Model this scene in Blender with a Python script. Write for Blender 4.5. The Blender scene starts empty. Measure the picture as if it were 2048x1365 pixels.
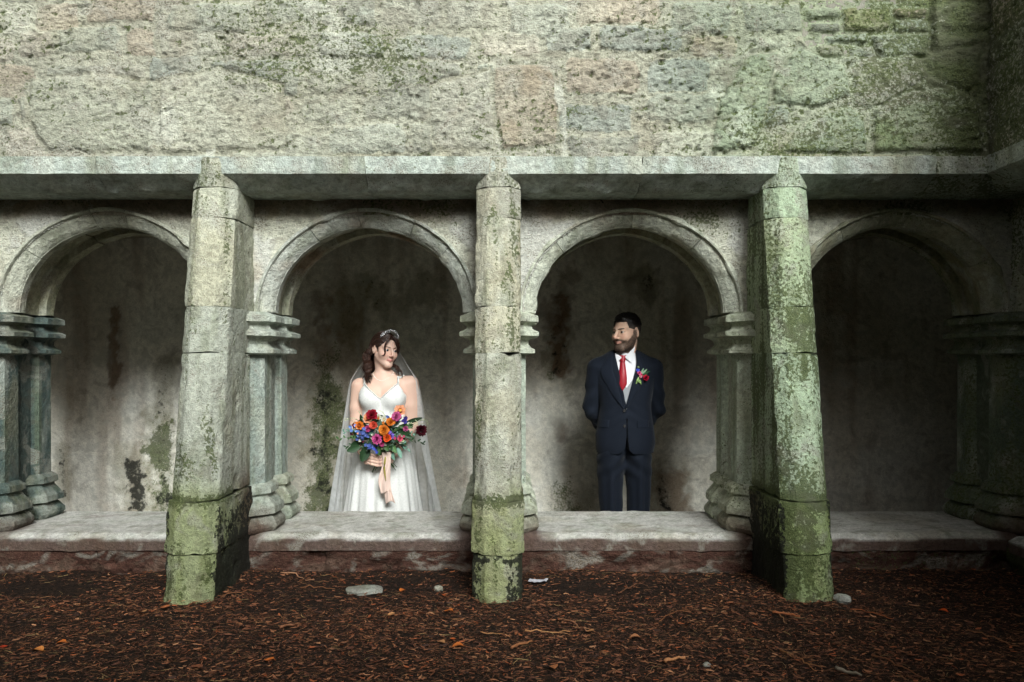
import bpy, math
import numpy as np

# ------------------------------------------------------------------ camera, world, sun, exposure
SC = bpy.context.scene
EYE = 1.06                      # eye height above the courtyard mulch
cam_d = bpy.data.cameras.new('camera'); cam = bpy.data.objects.new('camera', cam_d)
SC.collection.objects.link(cam); SC.camera = cam
cam.location = (0, -4.0, EYE); cam.rotation_euler = (math.radians(90), 0, 0)
cam_d.sensor_width = 36; cam_d.lens = 28; cam_d.shift_y = 0.0183; cam_d.clip_end = 500; cam_d.clip_start = 0.05

SUN_EL, SUN_AZ = 32.0, 15.0     # elevation; degrees to the right of straight behind the camera
world = bpy.data.worlds.new('World'); SC.world = world; world.use_nodes = True
wn = world.node_tree.nodes; wl = world.node_tree.links
sky = wn.new('ShaderNodeTexSky'); sky.sky_type = 'NISHITA'; sky.sun_disc = False
sky.sun_elevation = math.radians(SUN_EL); sky.sun_rotation = math.radians(180 - SUN_AZ)
sky.air_density = 1.0; sky.dust_density = 10.0; sky.ozone_density = 1.0
hs = wn.new('ShaderNodeHueSaturation'); hs.inputs['Saturation'].default_value = 0.30
wl.new(sky.outputs[0], hs.inputs['Color'])
bg = wn['Background']; wl.new(hs.outputs[0], bg.inputs['Color']); bg.inputs['Strength'].default_value = 0.05
sun_d = bpy.data.lights.new('sun', 'SUN'); sun = bpy.data.objects.new('sun', sun_d); SC.collection.objects.link(sun)
sun_d.energy = 2.3; sun_d.angle = math.radians(20); sun_d.color = (0.94, 1.0, 0.985)
sun.rotation_euler = (math.radians(90 - SUN_EL), 0, math.radians(SUN_AZ))
SC.view_settings.view_transform = 'Standard'; SC.view_settings.look = 'None'
SC.view_settings.gamma = 1.0; SC.view_settings.use_curve_mapping = False
SC.view_settings.exposure = 0.83
SC.cycles.adaptive_threshold = 0.025
SC.cycles.max_bounces = 6; SC.cycles.diffuse_bounces = 3; SC.cycles.glossy_bounces = 2; SC.cycles.transparent_max_bounces = 12

# ------------------------------------------------------------------ noise
U32 = np.uint32
def _hash(ix, iy, iz, seed):
    with np.errstate(over='ignore'):
        h = ix.astype(U32) * U32(374761393) + iy.astype(U32) * U32(668265263) + iz.astype(U32) * U32(2147483647) + U32(seed * 2654435 + 12345)
        h = (h ^ (h >> U32(13))) * U32(1274126177)
        h = h ^ (h >> U32(16)); h = h * U32(2246822519); h = h ^ (h >> U32(15))
    return (h & U32(0xFFFFFF)).astype(np.float32) / np.float32(0xFFFFFF)

def vnoise(x, y, z, seed=0):
    x, y, z = np.broadcast_arrays(np.float32(x), np.float32(y), np.float32(z))
    fx, fy, fz = np.floor(x), np.floor(y), np.floor(z)
    ix, iy, iz = fx.astype(np.int64), fy.astype(np.int64), fz.astype(np.int64)
    tx, ty, tz = x - fx, y - fy, z - fz
    tx = tx * tx * (3 - 2 * tx); ty = ty * ty * (3 - 2 * ty); tz = tz * tz * (3 - 2 * tz)
    r = 0
    for a in (0, 1):
        wa = tx if a else 1 - tx
        for b in (0, 1):
            wb = ty if b else 1 - ty
            for c in (0, 1):
                r = r + wa * wb * (tz if c else 1 - tz) * _hash(ix + a, iy + b, iz + c, seed)
    return r * 2 - 1

def fbm(x, y, z, octv=4, seed=0, gain=0.5):
    s, a, n = 0, 1.0, 0
    for o in range(octv):
        s = s + a * vnoise(x, y, z, seed + o * 17); n += a
        a *= gain; x, y, z = x * 2.03 + 3.1, y * 2.03 + 1.7, z * 2.03 + 5.3
    return s / n

def sstep(a, b, x):
    t = np.clip((x - a) / (b - a), 0, 1); return t * t * (3 - 2 * t)

def lin(r, g, b):
    c = np.array([r, g, b], float) / 255
    return np.where(c <= 0.04045, c / 12.92, ((c + 0.055) / 1.055) ** 2.4).astype(np.float32)

# ------------------------------------------------------------------ mesh helpers
COL = SC.collection
def mesh_from(name, V, F, cols=None, attrs=None, smooth=True, sharp=None):
    """F: list of int arrays (n,3) / (n,4)"""
    V = np.asarray(V, np.float32)
    me = bpy.data.meshes.new(name)
    F = [np.asarray(f, np.int32) for f in (F if isinstance(F, list) else [F]) if len(f)]
    tot = np.concatenate([np.full(len(f), f.shape[1], np.int32) for f in F])
    loops = np.concatenate([f.ravel() for f in F])
    me.vertices.add(len(V)); me.vertices.foreach_set('co', V.ravel())
    me.loops.add(len(loops)); me.loops.foreach_set('vertex_index', loops)
    me.polygons.add(len(tot))
    st = np.zeros(len(tot), np.int32); st[1:] = np.cumsum(tot)[:-1]
    me.polygons.foreach_set('loop_start', st)
    try: me.polygons.foreach_set('loop_total', tot)
    except Exception: pass
    me.polygons.foreach_set('use_smooth', np.full(len(tot), smooth, bool))
    if cols is not None:
        c = np.ones((len(V), 4), np.float32); c[:, :3] = cols
        at = me.attributes.new('col', 'FLOAT_COLOR', 'POINT'); at.data.foreach_set('color', c.ravel())
    for k, v in (attrs or {}).items():
        at = me.attributes.new(k, 'FLOAT', 'POINT'); at.data.foreach_set('value', np.ascontiguousarray(v, np.float32))
    me.update(calc_edges=True); me.validate()
    if sharp: me.set_sharp_from_angle(angle=math.radians(sharp))
    return me

def link(name, data, mat=None, parent=None, loc=(0, 0, 0)):
    o = bpy.data.objects.new(name, data); COL.objects.link(o)
    o.location = loc
    if parent is not None: o.parent = parent
    if mat is not None and data is not None and not data.materials: data.materials.append(mat)
    return o

def tag(o, label=None, cat=None, group=None, kind=None):
    if label: o['label'] = label
    if cat: o['category'] = cat
    if group: o['group'] = group
    if kind: o['kind'] = kind
    return o

def thing(name, label, cat, loc=(0, 0, 0), group=None):
    return tag(link(name, None, loc=loc), label, cat, group)

def part(name, V, F, mat, parent, cols=None, attrs=None, smooth=True, sharp=None):
    """vertices in world space; stored relative to the parent thing"""
    V = np.asarray(V, np.float32)
    if parent is not None:
        p = parent; off = np.zeros(3)
        while p is not None: off = off + np.array(p.location); p = p.parent
        V = V - off.astype(np.float32)
    me = mesh_from(name, V, F, cols, attrs, smooth, sharp)
    return link(name, me, mat, parent)

def grid_faces(nu, nv, closed_u=False):
    i = np.arange(nv - 1)[:, None] * nu
    j = np.arange(nu if closed_u else nu - 1)[None, :]
    jn = (j + 1) % nu
    return np.stack([i + j, i + jn, i + jn + nu, i + j + nu], -1).reshape(-1, 4)

def compact(V, F, *arrs):
    used = np.zeros(len(V), bool)
    for f in F: used[f.ravel()] = True
    m = np.cumsum(used) - 1
    return (V[used], [m[f] for f in F]) + tuple(None if a is None else a[used] for a in arrs)

def vnormals(V, F):
    N = np.zeros_like(V)
    for f in F:
        for k in range(f.shape[1]):
            a, b, c = V[f[:, k - 1]], V[f[:, k]], V[f[:, (k + 1) % f.shape[1]]]
            n = np.cross(b - a, c - b)
            np.add.at(N, f[:, k], -0 + n)
    return N / np.maximum(np.linalg.norm(N, axis=1, keepdims=True), 1e-9)

# ------------------------------------------------------------------ materials
def nodemat(name):
    m = bpy.data.materials.new(name); m.use_nodes = True
    nt = m.node_tree
    return m, nt.nodes, nt.links, nt.nodes['Principled BSDF']

def _noise(n, l, vec, scale, detail=4, rough=0.6, dist=0.0):
    t = n.new('ShaderNodeTexNoise'); t.inputs['Scale'].default_value = scale
    t.inputs['Detail'].default_value = detail; t.inputs['Roughness'].default_value = rough
    t.inputs['Distortion'].default_value = dist
    l.new(vec, t.inputs['Vector']); return t.outputs['Fac']

def _ramp(n, l, fac, a, b):
    r = n.new('ShaderNodeMapRange'); r.inputs['From Min'].default_value = a; r.inputs['From Max'].default_value = b
    r.interpolation_type = 'SMOOTHSTEP'; l.new(fac, r.inputs['Value']); return r.outputs['Result']

def _math(n, l, op, a, b):
    m = n.new('ShaderNodeMath'); m.operation = op
    for i, s in enumerate((a, b)):
        if isinstance(s, (int, float)): m.inputs[i].default_value = s
        else: l.new(s, m.inputs[i])
    return m.outputs[0]

def _mix(n, l, fac, a, b, blend='MIX'):
    m = n.new('ShaderNodeMix'); m.data_type = 'RGBA'; m.blend_type = blend
    for s, k in ((fac, 0), (a, 6), (b, 7)):
        if isinstance(s, (int, float)): m.inputs[k].default_value = s
        elif isinstance(s, (tuple, list, np.ndarray)): m.inputs[k].default_value = tuple(float(q) for q in s[:3]) + (1,)
        else: l.new(s, m.inputs[k])
    return m.outputs[2]

def stone_material(name, bump=0.5, bscale=1.0, var=0.35, spec=0.25, rough=0.88, aniso=(1, 1, 1), fine=160.0, mid=38.0, dist=0.004, fleck=.7, soft=0.0):
    """attribute 'col' = stone colour; 'moss' = green lichen amount; 'mold' = black growth amount"""
    m, n, l, p = nodemat(name)
    g = n.new('ShaderNodeNewGeometry'); mp = n.new('ShaderNodeMapping'); mp.inputs['Scale'].default_value = aniso
    l.new(g.outputs['Position'], mp.inputs['Vector']); v = mp.outputs['Vector']
    at = n.new('ShaderNodeAttribute'); at.attribute_name = 'col'
    mo = n.new('ShaderNodeAttribute'); mo.attribute_name = 'moss'
    mb = n.new('ShaderNodeAttribute'); mb.attribute_name = 'mold'
    n1 = _noise(n, l, v, mid, 3, 0.68); n2 = _noise(n, l, v, fine, 2, 0.6); n3 = _noise(n, l, v, 7.0, 3, 0.6, 0.6)
    k = _math(n, l, 'ADD', _math(n, l, 'MULTIPLY', _ramp(n, l, n1, 0.30, 0.70), var), _math(n, l, 'MULTIPLY', _ramp(n, l, n2, 0.3, 0.7), var * 0.8))
    k = _math(n, l, 'ADD', k, 1.0 - 0.9 * var)
    kc = n.new('ShaderNodeCombineColor')
    for i in range(3): l.new(k, kc.inputs[i])
    c = _mix(n, l, 1.0, at.outputs['Color'], kc.outputs[0], 'MULTIPLY')
    c = _mix(n, l, _math(n, l, 'MULTIPLY', _ramp(n, l, n3, 0.54, 0.66), 0.40), c, (0.46, 0.46, 0.40))
    c = _mix(n, l, _math(n, l, 'MULTIPLY', _ramp(n, l, n3, 0.46, 0.34), 0.30), c, (0.15, 0.12, 0.085))
    c = _mix(n, l, _math(n, l, 'MULTIPLY', _ramp(n, l, _math(n, l, 'ADD', n2, _math(n, l, 'MULTIPLY', n3, .6)), 0.90, 1.0), fleck), c, (0.10, 0.072, 0.042))
    # moss / lichen: speckles that thicken with the attribute
    sp = _noise(n, l, g.outputs['Position'], 75.0, 2, 0.6)
    ms = _math(n, l, 'ADD', _math(n, l, 'MULTIPLY', sp, 0.75), _math(n, l, 'MULTIPLY', n1, 0.5))
    ms = _math(n, l, 'ADD', ms, mo.outputs['Fac'])
    mf = _ramp(n, l, ms, 0.86 - soft, 0.97 + soft)
    mcol = _mix(n, l, _ramp(n, l, n2, .3, .7), (0.030, 0.048, 0.012), (0.13, 0.155, 0.055))
    mcol = _mix(n, l, _ramp(n, l, n3, .42, .62), mcol, (0.085, 0.095, 0.045))
    c = _mix(n, l, _math(n, l, 'MULTIPLY', mf, 0.85), c, mcol)
    bs = _math(n, l, 'ADD', _math(n, l, 'MULTIPLY', n1, 0.9), _math(n, l, 'MULTIPLY', sp, 0.3))
    bf = _ramp(n, l, _math(n, l, 'ADD', bs, mb.outputs['Fac']), 0.86 - soft, 0.96 + soft)
    c = _mix(n, l, _math(n, l, 'MULTIPLY', bf, 0.92), c, (0.012, 0.013, 0.010))
    l.new(c, p.inputs['Base Color']); p.inputs['Roughness'].default_value = rough
    p.inputs['Specular IOR Level'].default_value = spec
    h = _math(n, l, 'ADD', _math(n, l, 'MULTIPLY', n1, 1.0), _math(n, l, 'MULTIPLY', n2, 0.45))
    b = n.new('ShaderNodeBump'); b.inputs['Strength'].default_value = bump; b.inputs['Distance'].default_value = dist * bscale * 5
    l.new(h, b.inputs['Height']); l.new(b.outputs['Normal'], p.inputs['Normal'])
    return m

M_RUBBLE = stone_material('rubble_stone', bump=0.8, var=0.45, aniso=(0.8, 1, 1.1), fine=150, mid=42)
M_ASHLAR = stone_material('ashlar_stone', bump=0.8, var=0.45, fine=190, mid=40)
M_PLASTER = stone_material('old_plaster', bump=0.45, var=0.28, fine=120, mid=22, fleck=.12, soft=.10)
M_SILL = stone_material('sill_stone', bump=0.55, var=0.4, fine=170, mid=50, rough=0.8)

# ------------------------------------------------------------------ layout
BAYS = [-3.43, -2.085, -0.745, 0.612, 1.985]
PIERS = [-4.10, -2.76, -1.415, -0.066, 1.30, 2.67]
SILL_Z, SPRING, ARA, ARB = 0.181, 1.3045, 0.490, 0.442
YU, YA, YB = -0.20, 0.10, 0.52        # upper wall face, arcade face, arcade back
YW, FLOOR = 1.86, -0.44               # back wall of the walk, its floor
CORNER = 2.47                         # inside corner of the low walls
DU = 4.0 + YU
def pxw(px, py, D=DU):                # photo pixel -> (x, z) on a plane at distance D
    return ((px - 1024) * D / 1593.0, EYE - (py - 720) * D / 1593.0)

def front(u, v, z): return np.stack([u, v, z], -1)
def side(u, v, z): return np.stack([CORNER + v, -u, z], -1)      # facing +x, right hand is -y

def col_lerp(a, b, t): return a + (b - a) * np.asarray(t)[..., None]

# ------------------------------------------------------------------ upper wall: one height field, cut into stones and mortar
STONES_PX = {  # notable stones: outline in photo pixels, colour, relief
 'A': ([(62,165),(190,150),(300,165),(305,298),(95,300),(60,240)], lin(176,178,160), .010),
 'B': ([(318,160),(440,140),(555,175),(565,296),(322,303)], lin(186,186,168), .010),
 'C': ([(994,135),(1100,130),(1118,200),(1114,288),(1004,296),(990,220)], lin(172,166,148), .008),
 'D': ([(862,172),(980,142),(984,296),(872,298)], lin(180,180,164), .008),
 'E': ([(1425,300),(1442,200),(1500,112),(1556,104),(1540,190),(1506,292)], lin(160,168,146), .019),
 'F': ([(1552,150),(1600,95),(1690,130),(1700,186),(1640,212),(1548,202)], lin(158,166,146), .019),
 'G': ([(1566,302),(1622,243),(1700,213),(1730,243),(1736,304)], lin(154,162,142), .019),
 'H': ([(1748,302),(1752,222),(1812,187),(1900,172),(1955,202),(1962,302)], lin(142,150,118), .019),
 'I': ([(1706,132),(1722,122),(1842,122),(1862,150),(1802,185),(1744,214),(1712,206)], lin(136,130,114), .006),
 'J': ([(1870,110),(1960,90),(1968,190),(1900,165),(1866,150)], lin(92,98,70), .008),
 'n1': ([(1620,12),(1686,10),(1686,28),(1622,30)], lin(150,155,135), .002),
 'n2': ([(1695,12),(1786,10),(1786,54),(1698,56)], lin(138,140,104), .002),
 'n3': ([(1793,12),(1862,12),(1860,30),(1794,31)], lin(140,118,100), .002),
 'n4': ([(1793,36),(1862,35),(1862,58),(1796,60)], lin(136,145,135), .004),
 'n5': ([(1628,42),(1686,42),(1686,57),(1630,57)], lin(130,130,120), .002),
 'n6': ([(1660,68),(1742,62),(1744,78),(1664,80)], lin(138,148,140), .004),
 'n7': ([(1752,66),(1864,64),(1860,108),(1772,112),(1756,90)], lin(140,146,134), .012),
 'n8': ([(1642,86),(1692,84),(1696,106),(1646,107)], lin(150,148,128), .006),
 'n9': ([(1706,90),(1750,88),(1762,111),(1706,112)], lin(128,132,120), .006),
}
def in_poly(x, z, pts):
    r = np.zeros(x.shape, bool); n = len(pts)
    for i in range(n):
        x0, z0 = pts[i]; x1, z1 = pts[(i + 1) % n]
        c = ((z0 > z) != (z1 > z))
        with np.errstate(divide='ignore', invalid='ignore'):
            r ^= c & (x < (x1 - x0) * (z - z0) / (z1 - z0 + 1e-12) + x0)
    return r

def rubble_wall(parent, place, u0, u1, z0, z1, step, seed, mossy, explicit, prefix_core):
    nu, nv = int((u1 - u0) / step) + 1, int((z1 - z0) / step) + 1
    U, Z = np.meshgrid(np.linspace(u0, u1, nu), np.linspace(z0, z1, nv))
    # seeds of a loose rubble layout
    r = np.random.default_rng(seed)
    S = []
    zc = z0 - 0.02
    while zc < z1 + 0.1:
        hgt = r.uniform(0.085, 0.19); x = u0 - 0.1 + r.uniform(0, .2)
        while x < u1 + 0.2:
            w = r.uniform(0.16, 0.52); S.append((x + w / 2, zc + hgt / 2 + r.uniform(-.03, .03), w, hgt)); x += w
        zc += hgt
    S = np.array(S)
    wu = U + 0.030 * fbm(U * 5, Z * 5, seed, 3, seed + 1) + 0.010 * vnoise(U * 30, Z * 30, 0, seed + 2)
    wz = Z + 0.024 * fbm(U * 5, Z * 5, seed + 9, 3, seed + 3) + 0.008 * vnoise(U * 30, Z * 30, 5, seed + 4)
    best = np.full(U.shape, 9.); lab = np.full(U.shape, -1)
    d2 = np.full(U.shape, 9.)
    for i, (cx, cz, w, hh) in enumerate(S):
        d = np.maximum(np.abs(wu - cx) / (w / 2), np.abs(wz - cz) / (hh / 2))
        d = d + 0.12 * ((np.abs(wu - cx) / (w / 2)) ** 2 * (np.abs(wz - cz) / (hh / 2)) ** 2)
        m = d < best; best = np.where(m, d, best); lab = np.where(m, i, lab)
    sdep = r.uniform(-0.005, 0.007, len(S)); scol = []
    base_l = [lin(182,182,166), lin(176,180,164), lin(186,182,166), lin(170,176,164), lin(178,170,152), lin(162,164,150)]
    for i in range(len(S)): scol.append(base_l[r.integers(len(base_l))] * r.uniform(.88, 1.08))
    scol = np.array(scol); sdep = np.array(sdep)
    stone = best < 0.86 + 0.10 * fbm(U * 9, Z * 9, 3, 3, seed + 30)
    edge = sstep(1.0, 0.70, best)
    H = np.where(stone, sdep[lab] + 0.006, -0.004) * 1.0
    H = H * edge + (-0.002) * (1 - edge)
    C = np.where(stone[..., None], scol[lab], lin(176,176,158))
    pid = np.where(stone, lab, -1)
    if explicit:
        nxt = len(S)
        # recessed panel near the top right
        p = [pxw(*q) for q in [(1606,-30),(1872,-30),(1872,100),(1850,114),(1640,112),(1612,80)]]
        pan = in_poly(wu * .7 + U * .3, wz * .7 + Z * .3, p)
        H = np.where(pan, -0.045, H); C = np.where(pan[..., None], lin(158,162,140), C); pid = np.where(pan, -1, pid)
        for k, (pts, c, dep) in STONES_PX.items():
            pw = [pxw(*q) for q in pts]
            sm = .25 if k[0] == 'n' else .55
            m = in_poly(U + (wu - U) * sm, Z + (wz - Z) * sm, pw)
            grow = [((a - np.mean([q[0] for q in pw])) * 1.10 + np.mean([q[0] for q in pw]), (b - np.mean([q[1] for q in pw])) * 1.12 + np.mean([q[1] for q in pw])) for a, b in pw]
            if k[0] != 'n':
                mg = in_poly(U + (wu - U) * sm, Z + (wz - Z) * sm, grow) & ~m & ~pan
                H = np.where(mg, np.minimum(H, -0.005 if k in 'ABCD' else -0.008), H); pid = np.where(mg, -1, pid); C = np.where(mg[..., None], lin(172,172,154), C)
            H = np.where(m, dep + (-0.022 if k[0] == 'n' else 0), H); C = np.where(m[..., None], c, C); pid = np.where(m, nxt, pid); nxt += 1
    # blur the steps a little, then weather everything
    for _ in range(3):
        H = (H + np.roll(H, 1, 0) + np.roll(H, -1, 0) + np.roll(H, 1, 1) + np.roll(H, -1, 1)) / 5
    ru, rz = U * .985 + Z * .17, Z * .985 - U * .17
    ru = ru + .02 * fbm(U * 8, Z * 8, 1, 3, seed + 40); rz = rz + .010 * fbm(U * 8, Z * 8, 2, 3, seed + 41)
    s = fbm(ru * 10, rz * 24, 0.3, 4, seed + 50) * 2.8 + rz * 7
    saw = (s - np.floor(s)); rough_m = sstep(-.15, .35, fbm(U * 2.2, Z * 3.5, 8, 3, seed + 60))
    pits = np.clip(-fbm(ru * 42, rz * 64, 4, 3, seed + 70) - .20, 0, 1)
    big = fbm(U * 1.3, Z * 2.2, 6, 3, seed + 80)
    rough_m = rough_m * (1 - .6 * sstep(-.05, .25, fbm(U * 1.7, Z * 2.6, 21, 4, seed + 155)))
    H = H + 0.012 * big - 0.007 * saw * (.25 + .9 * rough_m) + 0.009 * fbm(ru * 30, rz * 42, 3, 4, seed + 90, .62) - 0.030 * pits * (.25 + .95 * rough_m)
    crack = np.abs(fbm(ru * 4.5, rz * 13, 11, 4, seed + 110)); H = H - 0.014 * sstep(.018, .0, crack) * sstep(-.1, .3, fbm(U * 1.7, Z * 3, 4, 2, seed + 111))
    # colour weathering, plus relief shade painted into the pits
    wv = fbm(U * 3.1, Z * 4.1, 2, 4, seed + 120)
    C = C * (1 + .30 * wv + .18 * fbm(U * 1.1, Z * 1.6, 5, 3, seed + 121))[..., None]
    och = sstep(.05, .45, fbm(U * 2.4 + 4, Z * 3.4, 7, 4, seed + 130))
    C = col_lerp(C, lin(190,182,152) * .95, och * .22)
    rust = sstep(.25, .55, fbm(U * 4.5, Z * 5, 3, 4, seed + 140)); C = col_lerp(C, lin(150,130,104), rust * .22)
    pale = sstep(.30, .5, fbm(U * 3.6, Z * 2.8, 13, 4, seed + 150)); C = col_lerp(C, lin(212,214,200), pale * .65)
    sme = sstep(-.05, .25, fbm(U * 1.7, Z * 2.6, 21, 4, seed + 155)); C = col_lerp(C, lin(188,190,172), sme * .45)
    pitc = sstep(.02, .2, pits); C = col_lerp(C, C * .72, pitc)  # recesses darkened in the colour, standing in for relief shadow
    moss = 0.09 + 0.17 * sstep(-.1, .6, fbm(U * 1.6, Z * 2.4, 9, 4, seed + 160)) + .10 * fbm(U * 7, Z * 9, 4, 4, seed + 161) + mossy(U, Z) + .14 * pitc
    mold = -0.05 + 0.12 * fbm(U * 2.2, Z * 3, 19, 4, seed + 170)
    if explicit:
        for pts in ([(1104,142),(1118,140),(1136,225),(1132,300),(1108,300),(1122,240)], [(1012,-10),(1080,-10),(1072,22),(1060,46),(1046,40),(1020,34)],
                    [(1010,112),(1082,116),(1080,128),(1016,126)], [(1060,302),(1128,298),(1140,330),(1040,332)], [(415,300),(432,300),(436,340),(410,340)]):
            m = in_poly(wu * .6 + U * .4, wz * .6 + Z * .4, [pxw(*q) for q in pts])
            mk = m * sstep(-.35, .1, fbm(U * 14, Z * 14, 5, 3, 77)); C = col_lerp(C, lin(206,208,194), mk * .75); moss = moss - .25 * mk; H = np.where(m, H * .6 + .003, H)
        orange = pid == (len(S) + 2)
        o2 = sstep(-.1, .35, fbm(U * 12, Z * 12, 3, 3, 991)) * orange; C = col_lerp(C, lin(160,140,114), o2 * .38)
        x8, _ = pxw(1400, 0); warm = sstep(x8 + .25, x8 - .35, U)      # the wall turns greener and barer towards the corner
        C = C * (np.array([.92, 1.0, .92], np.float32)[None, None] * (1 - warm[..., None]) + warm[..., None])
    C = C * .84
    P = place(U, YU - H, Z).reshape(-1, 3)
    Q = grid_faces(nu, nv)
    Cf, mf, bf = C.reshape(-1, 3), moss.ravel(), mold.ravel()
    pq = pid[:-1, :-1].ravel()
    # small scraps go back into the mortar
    ids, cnt = np.unique(pq, return_counts=True)
    for i in ids:
        if i < 0: continue
        sel = pq == i
        if sel.sum() * step * step < 0.0012: pq[sel] = -1
    for i in np.unique(pq):
        V, F, c, a, b = compact(P, [Q[pq == i]], Cf, mf, bf)
        part('stone' if i >= 0 else 'mortar', V, F, M_RUBBLE, parent, c, {'moss': a, 'mold': b})
    return

def boxmesh(name, lo, hi, mat, parent, col=(.25, .24, .2), place=front):
    x0, y0, z0 = lo; x1, y1, z1 = hi
    u = np.array([x0, x1, x1, x0, x0, x1, x1, x0]); v = np.array([y0, y0, y1, y1, y0, y0, y1, y1]); z = np.array([z0] * 4 + [z1] * 4, float)
    F = [(0, 3, 2, 1), (4, 5, 6, 7), (0, 1, 5, 4), (1, 2, 6, 5), (2, 3, 7, 6), (3, 0, 4, 7)]
    return part(name, place(u, v, z), np.array(F), mat, parent, np.tile(np.array(col, np.float32), (8, 1)), {'moss': np.zeros(8), 'mold': np.zeros(8)}, smooth=False)

WALL_TOP = 3.10
ZS0, ZS1 = 1.947, 2.028        # string course fascia
uw = thing('upper_wall', 'rough pale rubble wall above the string course, facing the camera', 'wall', (0, 0.2, 1.9))
rubble_wall(uw, front, -4.7, CORNER + YU + 0.03, ZS1 - .006, WALL_TOP, 0.0062, 5, lambda U, Z: .07 * sstep(.0, 1.2, U) + .20 * sstep(1.85, 2.25, U), True, 'w')
boxmesh('wall_core', (-4.7, YU + .05, 1.96), (CORNER + .5, YB + .02, WALL_TOP - .01), M_PLASTER, uw)
boxmesh('lintel_core', (-4.7, .125, 1.905), (CORNER + .5, YB + .018, 1.958), M_PLASTER, uw)
sw = thing('side_wall', 'dark mossy rubble wall turning towards the camera at the right edge', 'wall', (CORNER, -.5, 1.9))
rubble_wall(sw, side, -YU - 0.02, 2.9, ZS1 - .006, WALL_TOP, 0.0085, 23, lambda U, Z: .22 + .14 * fbm(U * 3, Z * 3, 2, 3, 5), False, 's')
boxmesh('wall_core', (.25, YU + .05, 1.962), (2.9, YB + .02, WALL_TOP - .012), M_PLASTER, sw, place=side)
boxmesh('lintel_core', (.25, .125, 1.907), (2.9, YB + .018, 1.960), M_PLASTER, sw, place=side)

# ------------------------------------------------------------------ generic dressed stone: loft of rings with weathering
def resample(poly, n_per, closed=True):
    poly = np.asarray(poly, float); out = []
    m = len(poly); rng_ = range(m if closed else m - 1)
    for i in rng_:
        a, b = poly[i], poly[(i + 1) % m]
        k = max(1, int(np.linalg.norm(b - a) / n_per + .5))
        out.append(a + (b - a) * (np.arange(k) / k)[:, None])
    if not closed: out.append(poly[-1:])
    return np.concatenate(out)

def loft_closed(rings):
    """rings: (R,N,3) closed loops; returns V, F with end caps (fans)"""
    R, N, _ = rings.shape
    V = rings.reshape(-1, 3)
    F = grid_faces(N, R, True)
    c0, c1 = rings[0].mean(0), rings[-1].mean(0)
    V = np.concatenate([V, [c0, c1]]); j = np.arange(N); jn = (j + 1) % N
    b = (R - 1) * N
    caps = np.concatenate([np.stack([jn, j, np.full(N, R * N)], -1), np.stack([b + j, b + jn, np.full(N, R * N + 1)], -1)])
    return V, [F, caps]

def weather(V, F, amp, seed, sc=18.0, chip=0.0):
    N = vnormals(V, F)
    x, y, z = V[:, 0], V[:, 1], V[:, 2]
    d = amp * fbm(x * sc, y * sc, z * sc, 4, seed) + amp * .5 * fbm(x * sc * 3, y * sc * 3, z * sc * 3, 3, seed + 7)
    if chip:
        c = np.clip(fbm(x * sc * .8, y * sc * .8, z * sc * .8, 3, seed + 3) - .22, 0, 1)
        d = d - chip * c * 2.2
    return V + N * d[:, None].astype(V.dtype)

def stone_look(V, seed, base, var=.16, moss=0.0, mold=-.1):
    x, y, z = V[:, 0], V[:, 1], V[:, 2]
    c = np.tile(np.asarray(base, np.float32), (len(V), 1)) * (1 + var * 1.5 * fbm(x * 5, y * 5, z * 3, 5, seed, .6))[:, None]
    w = sstep(.05, .45, fbm(x * 5, y * 5, z * 2.4, 4, seed + 5)); c = col_lerp(c, lin(168,158,124), w * .30)
    g = sstep(.08, .4, fbm(x * 9, y * 9, z * 4.0, 4, seed + 6)); c = col_lerp(c, lin(200,204,192), g * .45)
    st = sstep(.0, .4, fbm(x * 24, y * 24, z * 1.4, 4, seed + 8)); c = col_lerp(c, lin(104,112,82), st * .42)
    m = moss + .20 * fbm(x * 6, y * 6, z * 3, 5, seed + 11, .6); b = mold + .20 * fbm(x * 8, y * 8, z * 4, 5, seed + 12, .6)
    return c, m, b

def damp(V, c, m, b, seed, ztop=.33, ysoft=.12):
    """red-brown algae film on the lowest courses"""
    x, y, z = V[:, 0], V[:, 1], V[:, 2]
    t = sstep(ztop + ysoft, ztop - ysoft, z + .10 * fbm(x * 7, y * 7, z * 7, 4, seed + 31))
    return col_lerp(c, lin(92,64,54), t * .9), m - .25 * t, b + .05 * t

# ------------------------------------------------------------------ string course blocks
def string_course(parent, place, cuts, seed, dz=0.0):
    prof = np.array([(.14, 1.884), (-.088, 1.885), (YU - .006, ZS0), (YU - .010, ZS1), (YU + .06, ZS1 + .004), (.14, ZS1 + .004)])
    for i in range(len(cuts) - 1):
        u0, u1 = cuts[i] + .002, cuts[i + 1] - .002
        pr = resample(prof, .02); us = np.linspace(u0, u1, max(3, int((u1 - u0) / .02)))
        rings = np.stack([place(np.full(len(pr), u), pr[:, 0], pr[:, 1] + dz) for u in us])
        if place is side: rings = rings[:, ::-1]
        V, F = loft_closed(rings)
        V = weather(V, F, .0035, seed + i, 14, .010)
        c, m, b = stone_look(V, seed + i, lin(180,189,180), .20, .04 + (.18 if i >= len(cuts) - 2 or place is side else .0))
        if place is front:
            sof = sstep(1.95, 1.93, V[:, 2]); x = V[:, 0]
            m = m + .10 * sof * sstep(.3, 1.2, x)
        part('string_block', V, F, M_ASHLAR, parent, c, {'moss': m, 'mold': b}, sharp=32)
string_course(uw, front, [-4.7, -3.6, -2.76, -1.98, -1.415, -.70, -.066, .62, 1.30, 2.02, CORNER + .3], 300)
string_course(sw, side, [.08, 1.16, 2.52, 2.9], 340, .003)

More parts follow.
